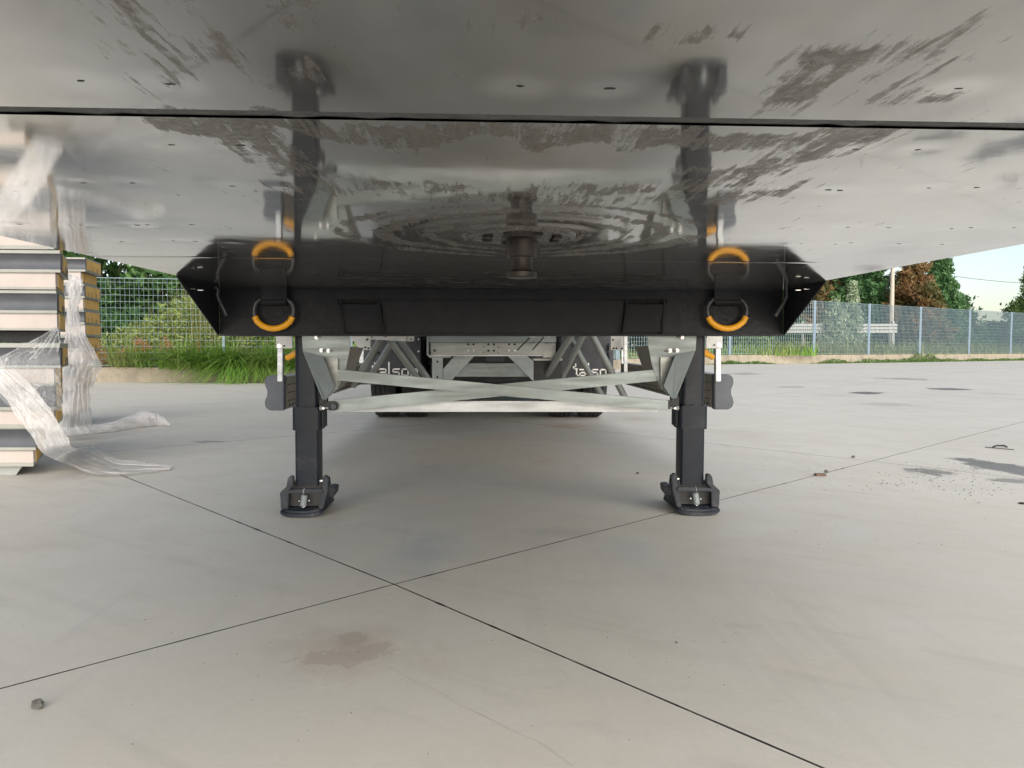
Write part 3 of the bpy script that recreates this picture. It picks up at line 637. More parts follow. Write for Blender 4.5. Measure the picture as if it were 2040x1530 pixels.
# ---- side guards
for MIRR in (False, True):
    dY = 2 if MIRR else 0
    def P_(x, y, Y): return at(mir(x), y-dY, Y)
    YG = 4.38
    prof = [(565, 748), (536, 748), (529, 753), (527, 762), (529, 771), (532, 777), (532, 788), (529, 794), (527, 803), (529, 812), (537, 818), (565, 818)]
    xs = [P_(x, y, YG) for x, y in prof]
    b = MB(); b.prism(xs, (0, .06, 0)); g = b.build('side_guard_cap', M['pad'], TR, .004)
    xr = [Vector((p.x, YG+.061, p.z)) for p in xs]; inner = P_(566, 760, YG).x; sg = 1 if MIRR else -1
    b = MB(); b.box((min(inner, inner+sg*.09), YG+.061, P_(0, 816, YG).z), (max(inner, inner+sg*.09), 7.35, P_(0, 750, YG).z))
    rail = b.build('side_guard', M['taupe'], TR, .003)
    for k in range(40):
        m = MB(); y = YG+.12+k*.07; c = Vector((inner-sg*.001, y, P_(0, 809, YG).z)); m.box((c.x-.002, c.y-.010, c.z-.006), (c.x+.002, c.y+.010, c.z+.006)); m.build('rail_slot_shade', M['slot'], rail)
    for q in (.25, .5, .75):
        m = MB(); zz = P_(0, 816, YG).z+(P_(0, 750, YG).z-P_(0, 816, YG).z)*q; m.box((inner-.002-sg*.001, YG+.07, zz-.0015), (inner+.002-sg*.001, 7.3, zz+.0015)); m.build('rail_groove', M['dark'], rail)
    b = MB(); b.px([(mir(552.5), 689), (mir(562.5), 689), (mir(562.5), 760), (mir(552.5), 760)], YG-.008, .04); b.build('guard_post', M['alu'], TR, .002)
    b = MB(); b.px([(mir(550), 660), (mir(571), 660), (mir(580), 668), (mir(582), 676), (mir(582), 694), (mir(550), 694)], YG-.015, .006); hp = b.build('hinge_plate', M['cream'], TR, .0006)
    for (x, r) in ((557, .0125), (566, .005)):
        m = MB(); m.lathe([(.0001, -.006), (r*.5, -.006), (r*.6, -.003), (r, -.003), (r, .002)], P_(x, 689, YG-.016), 'Y', 16); m.build('hinge_bolt', M['bolt'] if x == 557 else M['dark'], hp)
    # further posts along the guard
    for yy in (5.9, 7.2):
        b = MB(); b.box((min(inner-sg*.02, inner+sg*.02), yy, .62), (max(inner-sg*.02, inner+sg*.02), yy+.04, 1.2)); b.build('guard_post', M['alu'], TR, .002)

# ---- running gear: axles, dual tyres, suspension
AX = (8.62, 9.93, 11.24); R_T = .50; WT = .262
def tyre_mesh():
    m = MB(); w2 = WT/2
    prof = [(.30, -.10), (.34, -.118), (.42, -w2), (.455, -w2+.001), (.480, -w2+.010), (.4925, -w2+.028)]
    gro = []
    for gx in (-.075, -.025, .025, .075): gro += [(.4985, gx-.0055), (.486, gx-.0035), (.486, gx+.0035), (.4985, gx+.0055)]
    prof = prof + gro + [(r, -h) for r, h in prof[::-1]] + [(.29, .10), (.29, -.10), (.30, -.10)]
    m.lathe(prof, (0, 0, 0), 'X', 56); return m.build('tyre', M['rubber'], None, fix=True)
T0 = tyre_mesh()
rm = MB(); rm.lathe([(.29, -.10), (.285, -.04), (.20, -.03), (.12, -.05), (.0001, -.05)], (0, 0, 0), 'X', 32); R0 = rm.build('rim', paint('silver_rim', (.35, .36, .36), .4, .6))
first = True
for ay in AX:
    b = MB(); b.tube([(XC-1.2, ay, .5), (XC+1.2, ay, .5)], .075, 16)
    ax = b.build('axle', M['dark'], TR)
    for s in (-1, 1):
        for d in (1.115, .795):
            wx = XC+s*d
            t = T0 if first else T0.copy(); r = R0 if first else R0.copy()
            if not first: sc.collection.objects.link(t); sc.collection.objects.link(r)
            t.name = 'tyre'; first = False
            t.parent = TR; t.location = Vector((wx, ay, .499))-trailer.location
            r.parent = t; r.location = (0, 0, 0)
    b = MB()
    for s in (-1, 1):
        b.box((XC+s*.48-.05, ay-.55, .56), (XC+s*.48+.05, ay+.1, .66)); b.lathe([(.0001, .66), (.12, .66), (.13, .72), (.11, .80), (.13, .88), (.12, .95)], (XC+s*.48, ay+.2, 0), n=16)
    b.build('air_suspension', M['dark'], TR)
b = MB()
for s in (-1, 1): b.box((XC+s*.50-.04, 7.2, .90), (XC+s*.50+.04, 13.2, 1.28))
b.build('chassis_rail', M['dark'], TR)
b = MB(); b.box((XC-1.2, 13.1, .45), (XC+1.2, 13.16, .60)); b.box((XC-.6, 7.9, .50), (XC+.6, 7.92, .62)); b.build('underrun_bar', M['dark'], TR)
b = MB(); b.box((XC-.60, 8.05, .37), (XC+.60, 8.12, 1.2)); b.box((XC-.62, 11.9, .33), (XC+.62, 12.6, 1.0)); b.build('dark_backing_box', M['dark'], TR, .01)  # thin front box added to darken the gap behind the braces
b = MB(); b.tube([(XC-.45, 7.65, .66), (XC+.45, 7.65, .66)], .12, 20); b.build('air_tank', M['dark'], TR)
b = MB(); b.box((XC-.60, 7.30, .73), (XC+.60, 7.32, 1.2)); b.build('rear_bulkhead', M['dark'], TR)

# ---- mud flaps with lettering
YM = 7.88
FONT = {  # blocky lower case strokes on a 5 x 6 grid (x, y) pairs, y up
 't': [[(1.6,7.6),(1.6,5.7),(.1,5.7)],[(.1,5.7),(.1,4.4),(2.6,4.4)],[(2.2,4.4),(2.2,.2),(3.6,.2)]],
 'a': [[(0.2,4),(4,4),(4,0),(0.2,0),(0.2,2),(4,2)]],
 'l': [[(.3,8),(.3,.2),(1.2,.2)]],
 's': [[(4,4),(.2,4),(.2,2.1),(4,2.1),(4,.1),(.2,.1)]],
 'o': [[(.2,0.1),(.2,4),(4,4),(4,.1),(.2,.1)]],
 'n': [[(.2,-.3),(.2,4),(4,4),(4,-.3)]]}
ADV = {'t': 4.3, 'a': 5.6, 'l': 2.6, 's': 5.6, 'o': 5.6, 'n': 5.6}
def lettering(flap, px0, px1, pyb, Y):
    a = at(px0, pyb, Y); bb = at(px1, pyb, Y); tot = sum(ADV[c] for c in 'talson')-1.4; u = (bb.x-a.x)/tot; x = 0; lw = .42*u
    for c in 'talson':
        m = MB()
        for k_, st in enumerate(FONT[c]):
            for (x0, y0), (x1, y1) in zip(st, st[1:]):
                xa, xb = sorted((x0, x1)); ya, yb = sorted((y0, y1))
                m.box((a.x+(x+xa)*u-lw, a.y-.0032-.0001*k_, a.z+ya*u-lw), (a.x+(x+xb)*u+lw, a.y, a.z+yb*u+lw))
        m.build('letter', M['ink'], flap); x += ADV[c]
for (x0, x1, t0, t1) in ((718, 838, 742, 832), (1118, 1222, 1142, 1224)):
    b = MB(); b.px([(x0, 665), (x1, 665), (x1, 766), (x0, 766)], YM, .012); fl = b.build('mud_flap', M['flap'], TR, .001, label='black mud flap with white lettering')
    lettering(fl, t0, t1, 748, YM)
    for (x, y) in ((x0+6, 700), (x1-4, 676), (x1-4, 700)):
        m = MB(); m.lathe([(.0001, -.006), (.008, -.006), (.010, 0)], at(x, y, YM), 'Y', 10); m.build('flap_bolt', M['bolt'], fl)
b = MB(); b.px([(1213, 684), (1222, 684), (1222, 746), (1213, 746)], YM-.05, .02); b.build('flap_edge_strip', M['flap'], TR)
# tubes of the spare wheel carrier
for (a, c, Ya, Yc) in (((765,664),(704,768),5.9,6.3), ((790,668),(736,754),6.3,6.5), ((770,668),(838,762),5.9,6.2), ((794,672),(858,762),6.3,6.5),
                       ((1140,664),(1078,766),5.9,6.3), ((1164,664),(1112,766),6.3,6.5), ((1130,664),(1203,795),6.4,6.6), ((1178,664),(1249,800),5.9,6.1)):
    b = MB(); b.tube([at(a[0], a[1], Ya), at(c[0], c[1], Yc)], .0265, 16); b.build('frame_tube', M['galvd'], TR)
for (p, Y) in (([(700,662),(738,662),(738,697),(720,697),(712,690),(706,680),(700,680)], 6.0), ([(1217,662),(1243,662),(1243,697),(1217,697)], 6.0)):
    b = MB(); b.px(p, Y, .006); bp = b.build('side_plate', M['cream'], TR)
    for (x, y) in (((728, 692), (734, 694), (731, 677)) if p[0][0] < 1000 else ((1221, 677), (1222, 694), (1228, 694), (1239, 694))):
        m = MB(); m.lathe([(.0001, -.002), (.008, -.002), (.008, .001)], at(x, y, Y), 'Y', 10); m.build('hole_shade_disc', M['slot'], bp)
b = MB(); b.px([(738, 662), (809, 662), (809, 680), (738, 676)], 5.8, .03); b.px([(809.5, 662), (825, 662), (825, 680), (809.5, 680)], 5.82, .008); tp = b.build('top_rail', M['cream'], TR)
for (x, y) in ((741, 672), (768, 671), (819, 676), (733, 675)):
    m = MB(); m.lathe([(.0001, -.002), (.006, -.002), (.006, .001)], at(x, y, 5.8), 'Y', 8); m.build('hole_shade_disc', M['slot'], tp)
b = MB(); b.px([(1243.5, 668), (1250, 668), (1250, 744), (1243.5, 744)], 5.9, .03); b.build('strut', M['alu'], TR)
# central cross member
YC = 6.0
b = MB(); b.px([(851, 662), (1108, 662), (1108, 682), (851, 682)], YC, .008); ch = b.build('cross_member', M['galv'], TR)
b = MB(); b.px([(858, 683), (1085, 683), (1085, 706), (858, 706)], YC+.05, .006); web = b.build('web_plate', M['galvd'], ch)
for (x, y, r) in [(933,686,.0085),(943.5,686,.0085),(973,686,.0085),(984,686,.0085),(1014,686,.0085),(1025,686,.0085),(973,698.5,.0085),(984,698.5,.0085),(964,691,.005),(993,692,.005),(964,703,.004),(993,703,.004),(866,698.5,.009)]:
    m = MB(); m.lathe([(.0001, -.003), (r, -.003), (r, .001)], at(x, y, YC+.05), 'Y', 12); m.build('hole_shade_disc', M['slot'], web)
for (x, y) in ((933, 698.5), (943.5, 698.5), (1014, 698.5), (1025, 698.5)):
    m = MB(); m.lathe([(.0001, -.005), (.0085, -.003), (.0085, .001)], at(x, y, YC+.05), 'Y', 12); m.build('bolt', M['bolt'], web)
b = MB(); b.px([(850, 664), (853.5, 664), (853.5, 705), (858, 709), (898, 709), (898, 712.5), (856, 712.5), (850, 707)], YC-.02, .05); b.build('channel_flange', M['galv'], ch, .001)
b = MB(); b.px([(858, 706.5), (1082, 706.5), (1082, 709.5), (858, 709.5)], YC-.01, .05); b.build('channel_lip', M['alu'], ch)
b = MB(); b.px([(861, 713), (882, 713), (882, 760), (861, 760)], YC, .01); h = b.build('hanger_plate', M['galv'], TR, .001)
for y in (720.5, 751): m = MB(); m.lathe([(.0001, -.002), (.008, -.002), (.008, .001)], at(871.5, y, YC), 'Y', 10); m.build('hole_shade_disc', M['slot'], h)
b = MB(); b.px([(905, 709.5), (945, 709.5), (900, 757), (883, 757), (883, 735)], YC+.01, .008); b.build('corner_gusset', M['galv'], TR, .001)
b = MB(); b.px([(1012, 709.5), (1050, 709.5), (1063, 720), (1063, 760)], YC+.01, .008); b.build('corner_gusset', M['galv'], TR, .001)
b = MB(); b.px([(908, 727), (1052, 727), (1052, 750.5), (908, 750.5)], YC+.35, .03); b.px([(920, 724), (1045, 724), (1045, 727), (920, 727)], YC+.36, .02); b.build('rear_bar', M['galv'], TR, .001)
b = MB(); b.px([(968, 710), (1005, 710), (1005, 720), (968, 720)], YC+.4, .02); b.build('name_plate', M['pad'], TR)
b = MB(); b.px([(1063.5, 719), (1119, 719), (1119, 770), (1063.5, 770)], YC+.2, .2); tb = b.build('tool_box', M['dark'], TR, .003)
b = MB(); b.px([(1062, 714.5), (1121, 714.5), (1120, 718.5), (1063, 718.5)], YC+.15, .3); b.build('tool_box_lid', M['cream'], tb, .003)
b = MB(); b.px([(1080, 684), (1107, 684), (1107, 712), (1082, 712), (1085, 700)], YC+.12, .01); b.build('hook_plate', M['galvd'], TR)
b = MB(); b.px([(1091, 753), (1101, 753), (1101, 757), (1091, 757)], YM-.25, .004); b.build('white_mark', M['ink'], TR)
for (a, c) in (((1058, 670), (1031, 697)), ((1083, 672), (1061, 697))):
    b = MB(); b.tube([at(a[0], a[1], 5.9), at(c[0], c[1], 5.95)], .0045, 8); b.build('cable', M['slot'], TR)
for pts in ([(862, 700), (872, 716), (905, 722), (935, 716), (960, 722), (985, 730)], [(1040, 716), (1020, 732), (1046, 742), (1070, 730)], [(893, 762), (930, 756), (985, 764), (1050, 757), (1090, 766)], [(735, 700), (742, 716), (752, 700), (762, 712)], [(1195, 690), (1203, 706), (1211, 700), (1213, 716)]):
    b = MB(); b.tube([at(x, y, 6.9+.05*k_) for k_, (x, y) in enumerate(pts)], .010, 8); b.build('air_hose', M['dark'], TR)
for (x0, x1, y) in ((1055, 1066, 671), (1084, 1093, 671)):
    b = MB(); b.tube([at(x0+(x1-x0)*k/10, y+1.2*math.sin(k*2), 5.6) for k in range(11)], .006, 6); b.build('cable_tie', M['bolt'], TR)

# ---------------------------------------------------------------- stack of insulated panels
def panel(px0, px1, ys, Y, kind, left=-160, dpt=.55, first_label='', sd_=(-.24, .55)):
    """ys: top lip, top face, bottom face, bottom lip (pixels)"""
    a = at(px1, ys[0], Y); r = empty('insulated_panel', (a.x-.4, Y, at(px1, ys[3], Y).z), first_label, 'panel', 'insulated panels stacked beside the trailer')
    lx = at(left, ys[0], Y).x; xr = a.x
    zt, z1, z2, zb = [at(px1, y, Y).z for y in ys]
    def slab(x1, z0, z3, mat, name, y0=0., grow=0., dd=0.):
        b = MB(); b.add([(lx, Y+y0, z0), (x1, Y+y0, z0), (x1+sd_[0], Y+sd_[1]+dd, z0), (lx+sd_[0], Y+sd_[1]+dd, z0), (lx, Y+y0, z3), (x1, Y+y0, z3), (x1+sd_[0], Y+sd_[1]+dd, z3), (lx+sd_[0], Y+sd_[1]+dd, z3)],
            [(0,3,2,1),(4,5,6,7),(0,1,5,4),(1,2,6,5),(2,3,7,6),(3,0,4,7)]); return b.build(name, mat, r, .0008)
    if zt > z1: slab(xr, z1+.0005, zt, M['panelsill'], 'top_sheet', -.006)
    slab(xr-.002, z2, z1, M['foam'], 'foam_core', .028)
    if kind == 'dark':
        b = MB(); n = 6; ptsr = []
        for k in range(n+1):
            t_ = k/n; ptsr.append(Vector((lx, Y+.004+.014*math.sin(math.pi*t_), z1+(z2-z1)*t_)))
        V = ptsr+[p+Vector((xr-.003-lx, 0, 0)) for p in ptsr]; b.add(V, [(k, k+1, k+n+2, k+n+1) for k in range(n)], True); b.prism([V[-1]]+[V[n+1]]+[V[n+1]+Vector((0,.03,0)), V[-1]+Vector((0,.03,0))], (-.002, 0, 0)); b.build('edge_face', M['paneldark'], r, fix=False)
        # torn notches at the lower end
        for k in range(3):
            m = MB(); t_ = .2+.25*k; bx = xr+sd_[0]*t_+.003; by = Y+sd_[1]*t_; m.prism([(bx, by, z2-.006), (bx, by, z2+.042), (bx-.03, by+.07, z2+.042), (bx-.03, by+.07, z2-.006)], (.003, 0, 0)); m.build('core_notch', M['foamgrey'], r)
    else: b = MB(); b.box((lx, Y+.002, z2), (xr-.004, Y+.027, z1)); b.build('edge_face', M['panelpink'], r)
    slab(xr, zb, z2-.0005, M['panelsill'], 'bottom_sheet', -.004)
    return r
YS = 4.71
PL = [('pink', 108, (462, 466, 489, 497), 'pale pink insulated panel lying topmost on the front stack'),
 ('dark', 120, (499, 505.7, 537, 543), 'dark edged panel just under the topmost pink one'),
 ('pink', 111, (543.5, 544.5, 572, 577), 'pink edged panel second from the top of the front stack'),
 ('dark', 113, (579, 585, 618.5, 624), 'dark edged panel between two pink ones, above the draped film'),
 ('pink', 114, (624.5, 625.5, 654, 658.5), 'pink edged panel from whose corner the torn film hangs'),
 ('dark', 120, (684, 693, 728, 733), 'dark edged panel showing through the top of the torn film'),
 ('pink', 108, (733.5, 734.5, 763, 766), 'pink edged panel behind the creased middle of the torn film'),
 ('dark', 108, (766.5, 768.5, 811, 818), 'dark edged panel behind the lower film edge'),
 ('pink', 108, (818.5, 819.5, 846, 853), 'pink edged panel third from the bottom of the front stack'),
 ('dark', 71, (853.5, 855, 891, 897), 'short dark edged panel second from the bottom of the front stack'),
 ('pink', 67, (897.5, 898.5, 922, 929), 'bottommost pink edged panel resting on the polystyrene block')]
for kind, x1, ys, lb in PL: panel(0, x1, ys, YS, kind, first_label=lb, dpt=.5)
b = MB(); b.prism([at(-160, 660, YS+.10), at(112, 660, YS+.10), at(112, 682, YS+.10), at(-160, 682, YS+.10)], (-.16, .35, 0)); sp = b.build('spacer_board', M['dark'], None, .002)
tag(sp, 'dark spacer board set back in the gap above the film covered panel', 'board')
b = MB(); c0 = at(39, 929.5, YS); c1 = at(26, 949, YS); b.prism([Vector((c0.x, YS+.03, c0.z)), Vector((c1.x, YS+.03, 0)), Vector((c0.x-.5, YS+.03, 0)), Vector((c0.x-.5, YS+.03, c0.z))], (-.17, .4, 0)); pb = b.build('support_block', M['poly'], None, .003)
tag(pb, 'pale grey polystyrene block carrying the front stack of panels', 'block')
YS2 = 7.2
P2 = [('dark', 170, (513, 516.5, 537, 541)), ('pink', 161, (541.5, 542.5, 561, 565)), ('dark', 168, (566, 569, 590, 594)), ('pink', 166, (594.5, 595.5, 614, 618)), ('dark', 168, (618.5, 621, 642, 646)), ('pink', 170, (646.5, 647.5, 666, 670)),
      ('dark', 168, (670.5, 673, 694, 698)), ('pink', 166, (698.5, 699.5, 718, 722)), ('dark', 150, (722.5, 725, 746, 750)), ('pink', 150, (750.5, 751.5, 770, 774)), ('dark', 148, (774.5, 777, 798, 802)), ('pink', 146, (802.5, 803.5, 822, 826))]
W2 = ['topmost dark edged panel of the rear stack, next to the fence post', 'pink edged panel just under the top of the rear stack']
for k, (kind, x1, ys) in enumerate(P2):
    panel(0, x1, ys, YS2, kind, left=40, first_label=W2[k] if k < 2 else f'{"dark" if kind == "dark" else "pink"} edged panel in the rear stack, {["","","third","fourth","fifth","sixth","seventh","eighth","ninth","tenth","eleventh","twelfth"][k]} from its top, behind the bunched film', sd_=(-.1, .5))
b = MB(); b.prism([at(40, 826.5, YS2+.05), at(138, 826.5, YS2+.05), at(134, 859, YS2+.05), at(40, 859, YS2+.05)], (-.1, .4, 0)); pb = b.build('support_block', M['poly'], None, .003); tag(pb, 'low block under the rear stack of panels behind the film', 'block')

# ---------------------------------------------------------------- plastic films
def film(name, rows, mat, amp=.03, nu=36, sub=10, seed=0, label='', cat='plastic film', folds=5, parts=None):
    """rows: (left point, right point) world Vectors"""
    V = []; R_ = []
    m = len(rows)
    def cr(p0, p1, p2, p3, t): return .5*((2*p1)+(p2-p0)*t+(2*p0-5*p1+4*p2-p3)*t*t+(3*p1-p0-3*p2+p3)*t**3)
    for i in range(m-1):
        for k in range(sub if i < m-2 else sub+1):
            t = k/sub; g = lambda j, q: rows[min(max(j, 0), m-1)][q]
            R_.append((cr(g(i-1, 0), g(i, 0), g(i+1, 0), g(i+2, 0), t), cr(g(i-1, 1), g(i, 1), g(i+1, 1), g(i+2, 1), t)))
    for j, (a, b_) in enumerate(R_):
        wd = (b_-a).length
        for u in range(nu+1):
            s = u/nu; p = a.lerp(b_, s); nn = mnoise.fractal((s*3.2+seed, j*.045, seed*2.), 1, 2, 4); n2 = mnoise.noise((s*11+seed*3, j*.09, 5))
            p = p+Vector((.25*amp*nn, -amp*(abs(math.sin(s*math.pi*folds+nn*3))+nn*.8)-amp*.35*n2, amp*.3*n2))
            if p.z < .004: p.z = .004+.012*abs(n2)
            V.append(p)
    N = nu+1; Fq = np.array([(j*N+u, j*N+u+1, (j+1)*N+u+1, (j+1)*N+u) for j in range(len(R_)-1) for u in range(nu)])
    o = npmesh(name, [tuple(v) for v in V], Fq, mat, None, True); tag(o, label, cat); return o
def A(x, y, Y): return at(x, y, Y)
def Gf(x, y, h=.02): p = G(x, y); p.z += h; return p
torn = film('torn_film', [(A(112,652,4.64), A(120,655,4.64)), (A(88,668,4.62), A(121,668,4.62)), (A(40,694,4.6), A(121,690,4.6)), (A(-10,716,4.58), A(121,716,4.6)), (A(-25,740,4.55), A(122,735,4.58)), (A(-20,765,4.55), A(122,762,4.56)), (A(-5,785,4.52), A(127,785,4.54)), (A(20,805,4.5), A(136,803,4.5)), (A(54,823,4.5), A(146,815,4.48))], M['film'], .03, 48, 8, 1.7,
     'clear torn plastic film hanging over the front stack of panels', folds=4)
tail = film('trailing_film', [(A(-30,735,4.46), A(30,735,4.46)), (A(-5,770,4.44), A(76,775,4.44)), (A(22,808,4.42), A(100,812,4.42)), (A(46,845,4.42), A(118,840,4.42)), (A(66,872,4.42), A(134,868,4.44)), (A(92,906,4.45), A(152,892,4.55)), (Gf(132,938,.05), Gf(185,904,.06)), (Gf(175,950,.03), Gf(212,916,.05)), (Gf(222,952,.02), Gf(238,928,.04)), (Gf(280,946,.01), Gf(290,928,.03)), (Gf(340,938,.01), Gf(345,931,.015))], M['filmdense'], .022, 30, 8, 4.2,
     'long white plastic film strip trailing from the front stack onto the concrete', folds=3)
bunch = film('bunched_film', [(A(138,545,6.75), A(166,556,6.75)), (A(134,572,6.7), A(167,572,6.7)), (A(138,592,6.65), A(163,592,6.65)), (A(136,618,6.6), A(158,615,6.6)), (A(136,645,6.55), A(164,645,6.55)), (A(134,672,6.5), A(174,672,6.5)), (A(131,700,6.5), A(190,698,6.5)), (A(126,722,6.5), A(206,728,6.5)), (A(124,745,6.5), A(200,748,6.5)), (A(126,775,6.5), A(189,775,6.5)), (A(128,820,6.45), A(186,820,6.45)), (A(126,850,6.5), A(187,848,6.5)), (A(122,868,6.4), A(204,858,6.5))], M['filmdense'], .05, 44, 8, 8.8,
     'bunched whitish plastic film hanging down the corner of the rear stack', folds=5)
tw = MB(); pth = []; rr = []
for (x, y, r) in ((118,872,.03),(150,869,.05),(190,864,.055),(225,860,.055),(258,854,.075),(285,851,.10),(308,849,.085),(325,849,.05),(340,849,.012)):
    p = G(x, y); p.z = r*.75; pth.append(p); rr.append(r)
def smooth_path(P, R, sub=8):
    out = []; orr = []
    for i in range(len(P)-1):
        for k in range(sub): t = k/sub; g = lambda j: P[min(max(j, 0), len(P)-1)]; p0, p1, p2, p3 = g(i-1), g(i), g(i+1), g(i+2); out.append(.5*((2*p1)+(p2-p0)*t+(2*p0-5*p1+4*p2-p3)*t*t+(3*p1-p0-3*p2+p3)*t**3)); orr.append(R[i]+(R[i+1]-R[i])*t)
    out.append(P[-1]); orr.append(R[-1]); return out, orr
P_s, R_s = smooth_path(pth, rr); tw.tube(P_s, R_s, 36, False)
vv = []
for i, v in enumerate(tw.v):
    ring = i//36; k = i % 36; c = P_s[ring]; d = Vector(v)-c; a = 2*math.pi*k/36+ring*.12
    sc_ = .80+.16*abs(math.sin(a*2.5))+.25*mnoise.noise((math.cos(a)*1.5, math.sin(a)*1.5, ring*.09)); q = c+d*sc_; q.z = max(.003, q.z*.9); vv.append(tuple(q))
tw.v = vv; two = tw.build('twisted_film', M['filmdense']); tag(two, 'twisted roll of plastic film lying on the concrete behind the long film strip', 'plastic film')

# ---------------------------------------------------------------- fences
FO = along(.11)
def seg_hit(px, i):
    a, b = FO[i], FO[i+1]; d = ray(px, 700); dx, dy = d.x, d.y; ex, ey = b.x-a.x, b.y-a.y
    den = dx*(-ey)+dy*ex; t = (a.x*(-ey)+a.y*ex)/den; s = (dx*a.y-dy*a.x)/(-den) if abs(den) > 1e-9 else 0
    P = Vector((dx*t, dy*t)); return P
def fence(name, posts, label, H=1.85, sx=.095, sz=.132, bw=.0045, bd=.018, pw=.028, pm='fence'):
    p0 = posts[0]; zb = gz(p0.x, p0.y)+KH
    r = empty(name, (p0.x, p0.y, zb), label, 'fence')
    for p in posts:
        b = MB(); z = gz(p.x, p.y)+KH-.02; b.box((p.x-pw, p.y-.022, z), (p.x+pw, p.y+.022, z+H+.03)); b.build('fence_post', M[pm], r, .003)
    for a, c in zip(posts, posts[1:]):
        m = MB(); d = (c-a); L = d.length; d.normalize(); nr = Vector((-d.y, d.x)); n = int(L/sx)
        zA, zC = gz(a.x, a.y)+KH+.04, gz(c.x, c.y)+KH+.04
        def ob(s0, s1, z0, z1, hd):
            q0 = a+d*s0; q1 = a+d*s1; f0 = s0/L; f1 = s1/L; za = zA+(zC-zA)*f0; zc = zA+(zC-zA)*f1
            P = []
            for (q, zz) in ((q0, za), (q1, zc)):
                for sg in (-1, 1): P += [(q.x+nr.x*hd*sg, q.y+nr.y*hd*sg, zz+z0), (q.x+nr.x*hd*sg, q.y+nr.y*hd*sg, zz+z1)]
            m.add(P, [(0,1,3,2),(4,6,7,5),(0,4,5,1),(2,3,7,6),(1,5,7,3),(0,2,6,4)])
        for k in range(1, n+1): s = L*k/(n+1); ob(s-bw/2, s+bw/2, 0, H-.05, bd/2)
        for k in range(int((H-.05)/sz)+1): ob(.02, L-.02, k*sz-.003, k*sz+.003, .004)
        ob(.02, L-.02, H-.056, H-.044, bd/2+.001); ob(.02, L-.02, -.006, .006, bd/2+.001)
        g = m.build('mesh_panel', M['fence'], r)
        g['kind'] = 'stuff'
pl = [Vector(seg_hit(x, 1)) for x in (-360, -90, 175, 446)]
pl2 = [Vector(seg_hit(x, 2)) for x in (700, 930)]
f1 = fence('mesh_fence', pl+pl2+[Vector(FO[3]), Vector(FO[3]).lerp(Vector(FO[4]), .33), Vector(FO[3]).lerp(Vector(FO[4]), .66), Vector(FO[4])], 'green grey steel mesh fence on the kerb at left, grass and weeds growing through it', bw=.0032, bd=.012)
pr = [Vector(FO[4])+Vector((.06, 0))] + [Vector(seg_hit(x, 4)) for x in (1355,)] + [Vector(FO[5])] + [Vector(seg_hit(x, 5)) for x in ()]
pr += [Vector(seg_hit(x, 6)) for x in (1621, 1730, 1832, 1930, 2013, 2092, 2160)]
fence('mesh_fence', pr, 'long grey blue steel grating fence receding along the right side of the yard', sx=.086, bw=.011, bd=.016, pw=.042, pm='post')

# ---------------------------------------------------------------- vegetation
def quads(C, S, elong=1.6, up=0., seed=0, tilt=None):
    n = len(C); r = np.random.default_rng(seed)
    a = r.normal(size=(n, 3)); a[:, 2] += up; a /= np.linalg.norm(a, axis=1)[:, None]
    b = np.cross(a, r.normal(size=(n, 3))); b /= np.linalg.norm(b, axis=1)[:, None]
    c = np.cross(a, b); S = np.asarray(S).reshape(-1, 1)*np.ones((n, 1))
    A_ = a*S*elong; B_ = b*S*.55
    P = np.stack([C-A_, C+B_+c*S*.15, C+A_, C-B_+c*S*.15], 1).reshape(-1, 3)
    return P, np.arange(n*4).reshape(n, 4)
def crown(clumps, n, size, seed, elong=1.6, up=0., shell=.55):
    r = np.random.default_rng(seed); vol = np.array([c[1][0]*c[1][1]*c[1][2] for c in clumps])**.67; pick = r.choice(len(clumps), n, p=vol/vol.sum())
    d = r.normal(size=(n, 3)); d /= np.linalg.norm(d, axis=1)[:, None]; rad = (shell+(1-shell)*r.random(n))*(1+.15*r.normal(size=n))
    C = np.array([clumps[k][0] for k in pick])+d*rad[:, None]*np.array([clumps[k][1] for k in pick])
    return quads(C, size*(.6+.8*r.random(n)), elong, up, seed+1)
def tree(name, base, H, R, mats, n, size, seed, label, cat='tree', group=None, crown_lo=.25, kind='broad'):
    root = empty(name, base, label, cat, group); r = random.Random(seed); b = MB(); bs = Vector(base)
    top = bs+Vector((r.uniform(-.2, .2), r.uniform(-.2, .2), H*(.8 if kind == 'broad' else .95)))
    b.tube([bs, bs.lerp(top, .4)+Vector((r.uniform(-.15, .15), 0, 0)), top], [.05*R+.05, .035*R+.03, .015], 8)
    cl = []
    if kind == 'broad':
        for k in range(int(16+R*4)):
            th = r.uniform(0, 6.283); q = r.uniform(.15, .95)**.6; h = r.uniform(crown_lo, .95); prof = math.sin(math.pi*min(1, (h-crown_lo+.12)/(1.08-crown_lo)))**.6
            c = bs+Vector((math.cos(th)*R*q*prof, math.sin(th)*R*q*prof, h*H)); s = r.uniform(.22, .40)*R; cl.append((tuple(c), (s, s, s*.7)))
            if k < 14: b.tube([bs.lerp(top, max(.2, h-.25)), (bs.lerp(top, max(.2, h-.1))+c)/2, c], [.03*R*.5+.01, .02, .006], 6)
    else:
        nl = 17
        for k in range(nl):
            h = crown_lo+(1-crown_lo)*(k/nl)
            for q in range(7):
                th = r.uniform(0, 6.283); rr_ = R*(1-.9*(h-crown_lo)/(1-crown_lo))*r.uniform(.75, 1.1)
                for f in (.35, .65, .9, 1.05):
                    c = bs+Vector((math.cos(th)*rr_*f, math.sin(th)*rr_*f, H*h+rr_*f*.45)); s = R*.17*(1.2-f*.75)+.04; cl.append((tuple(c), (s, s, s*1.3)))
    b.build('trunk', M['bark'], root)
    P, Fq = crown(cl, n, size, seed, 1.6, .0 if kind == 'broad' else .5); npmesh('crown', P, Fq, mats, root)
    return root
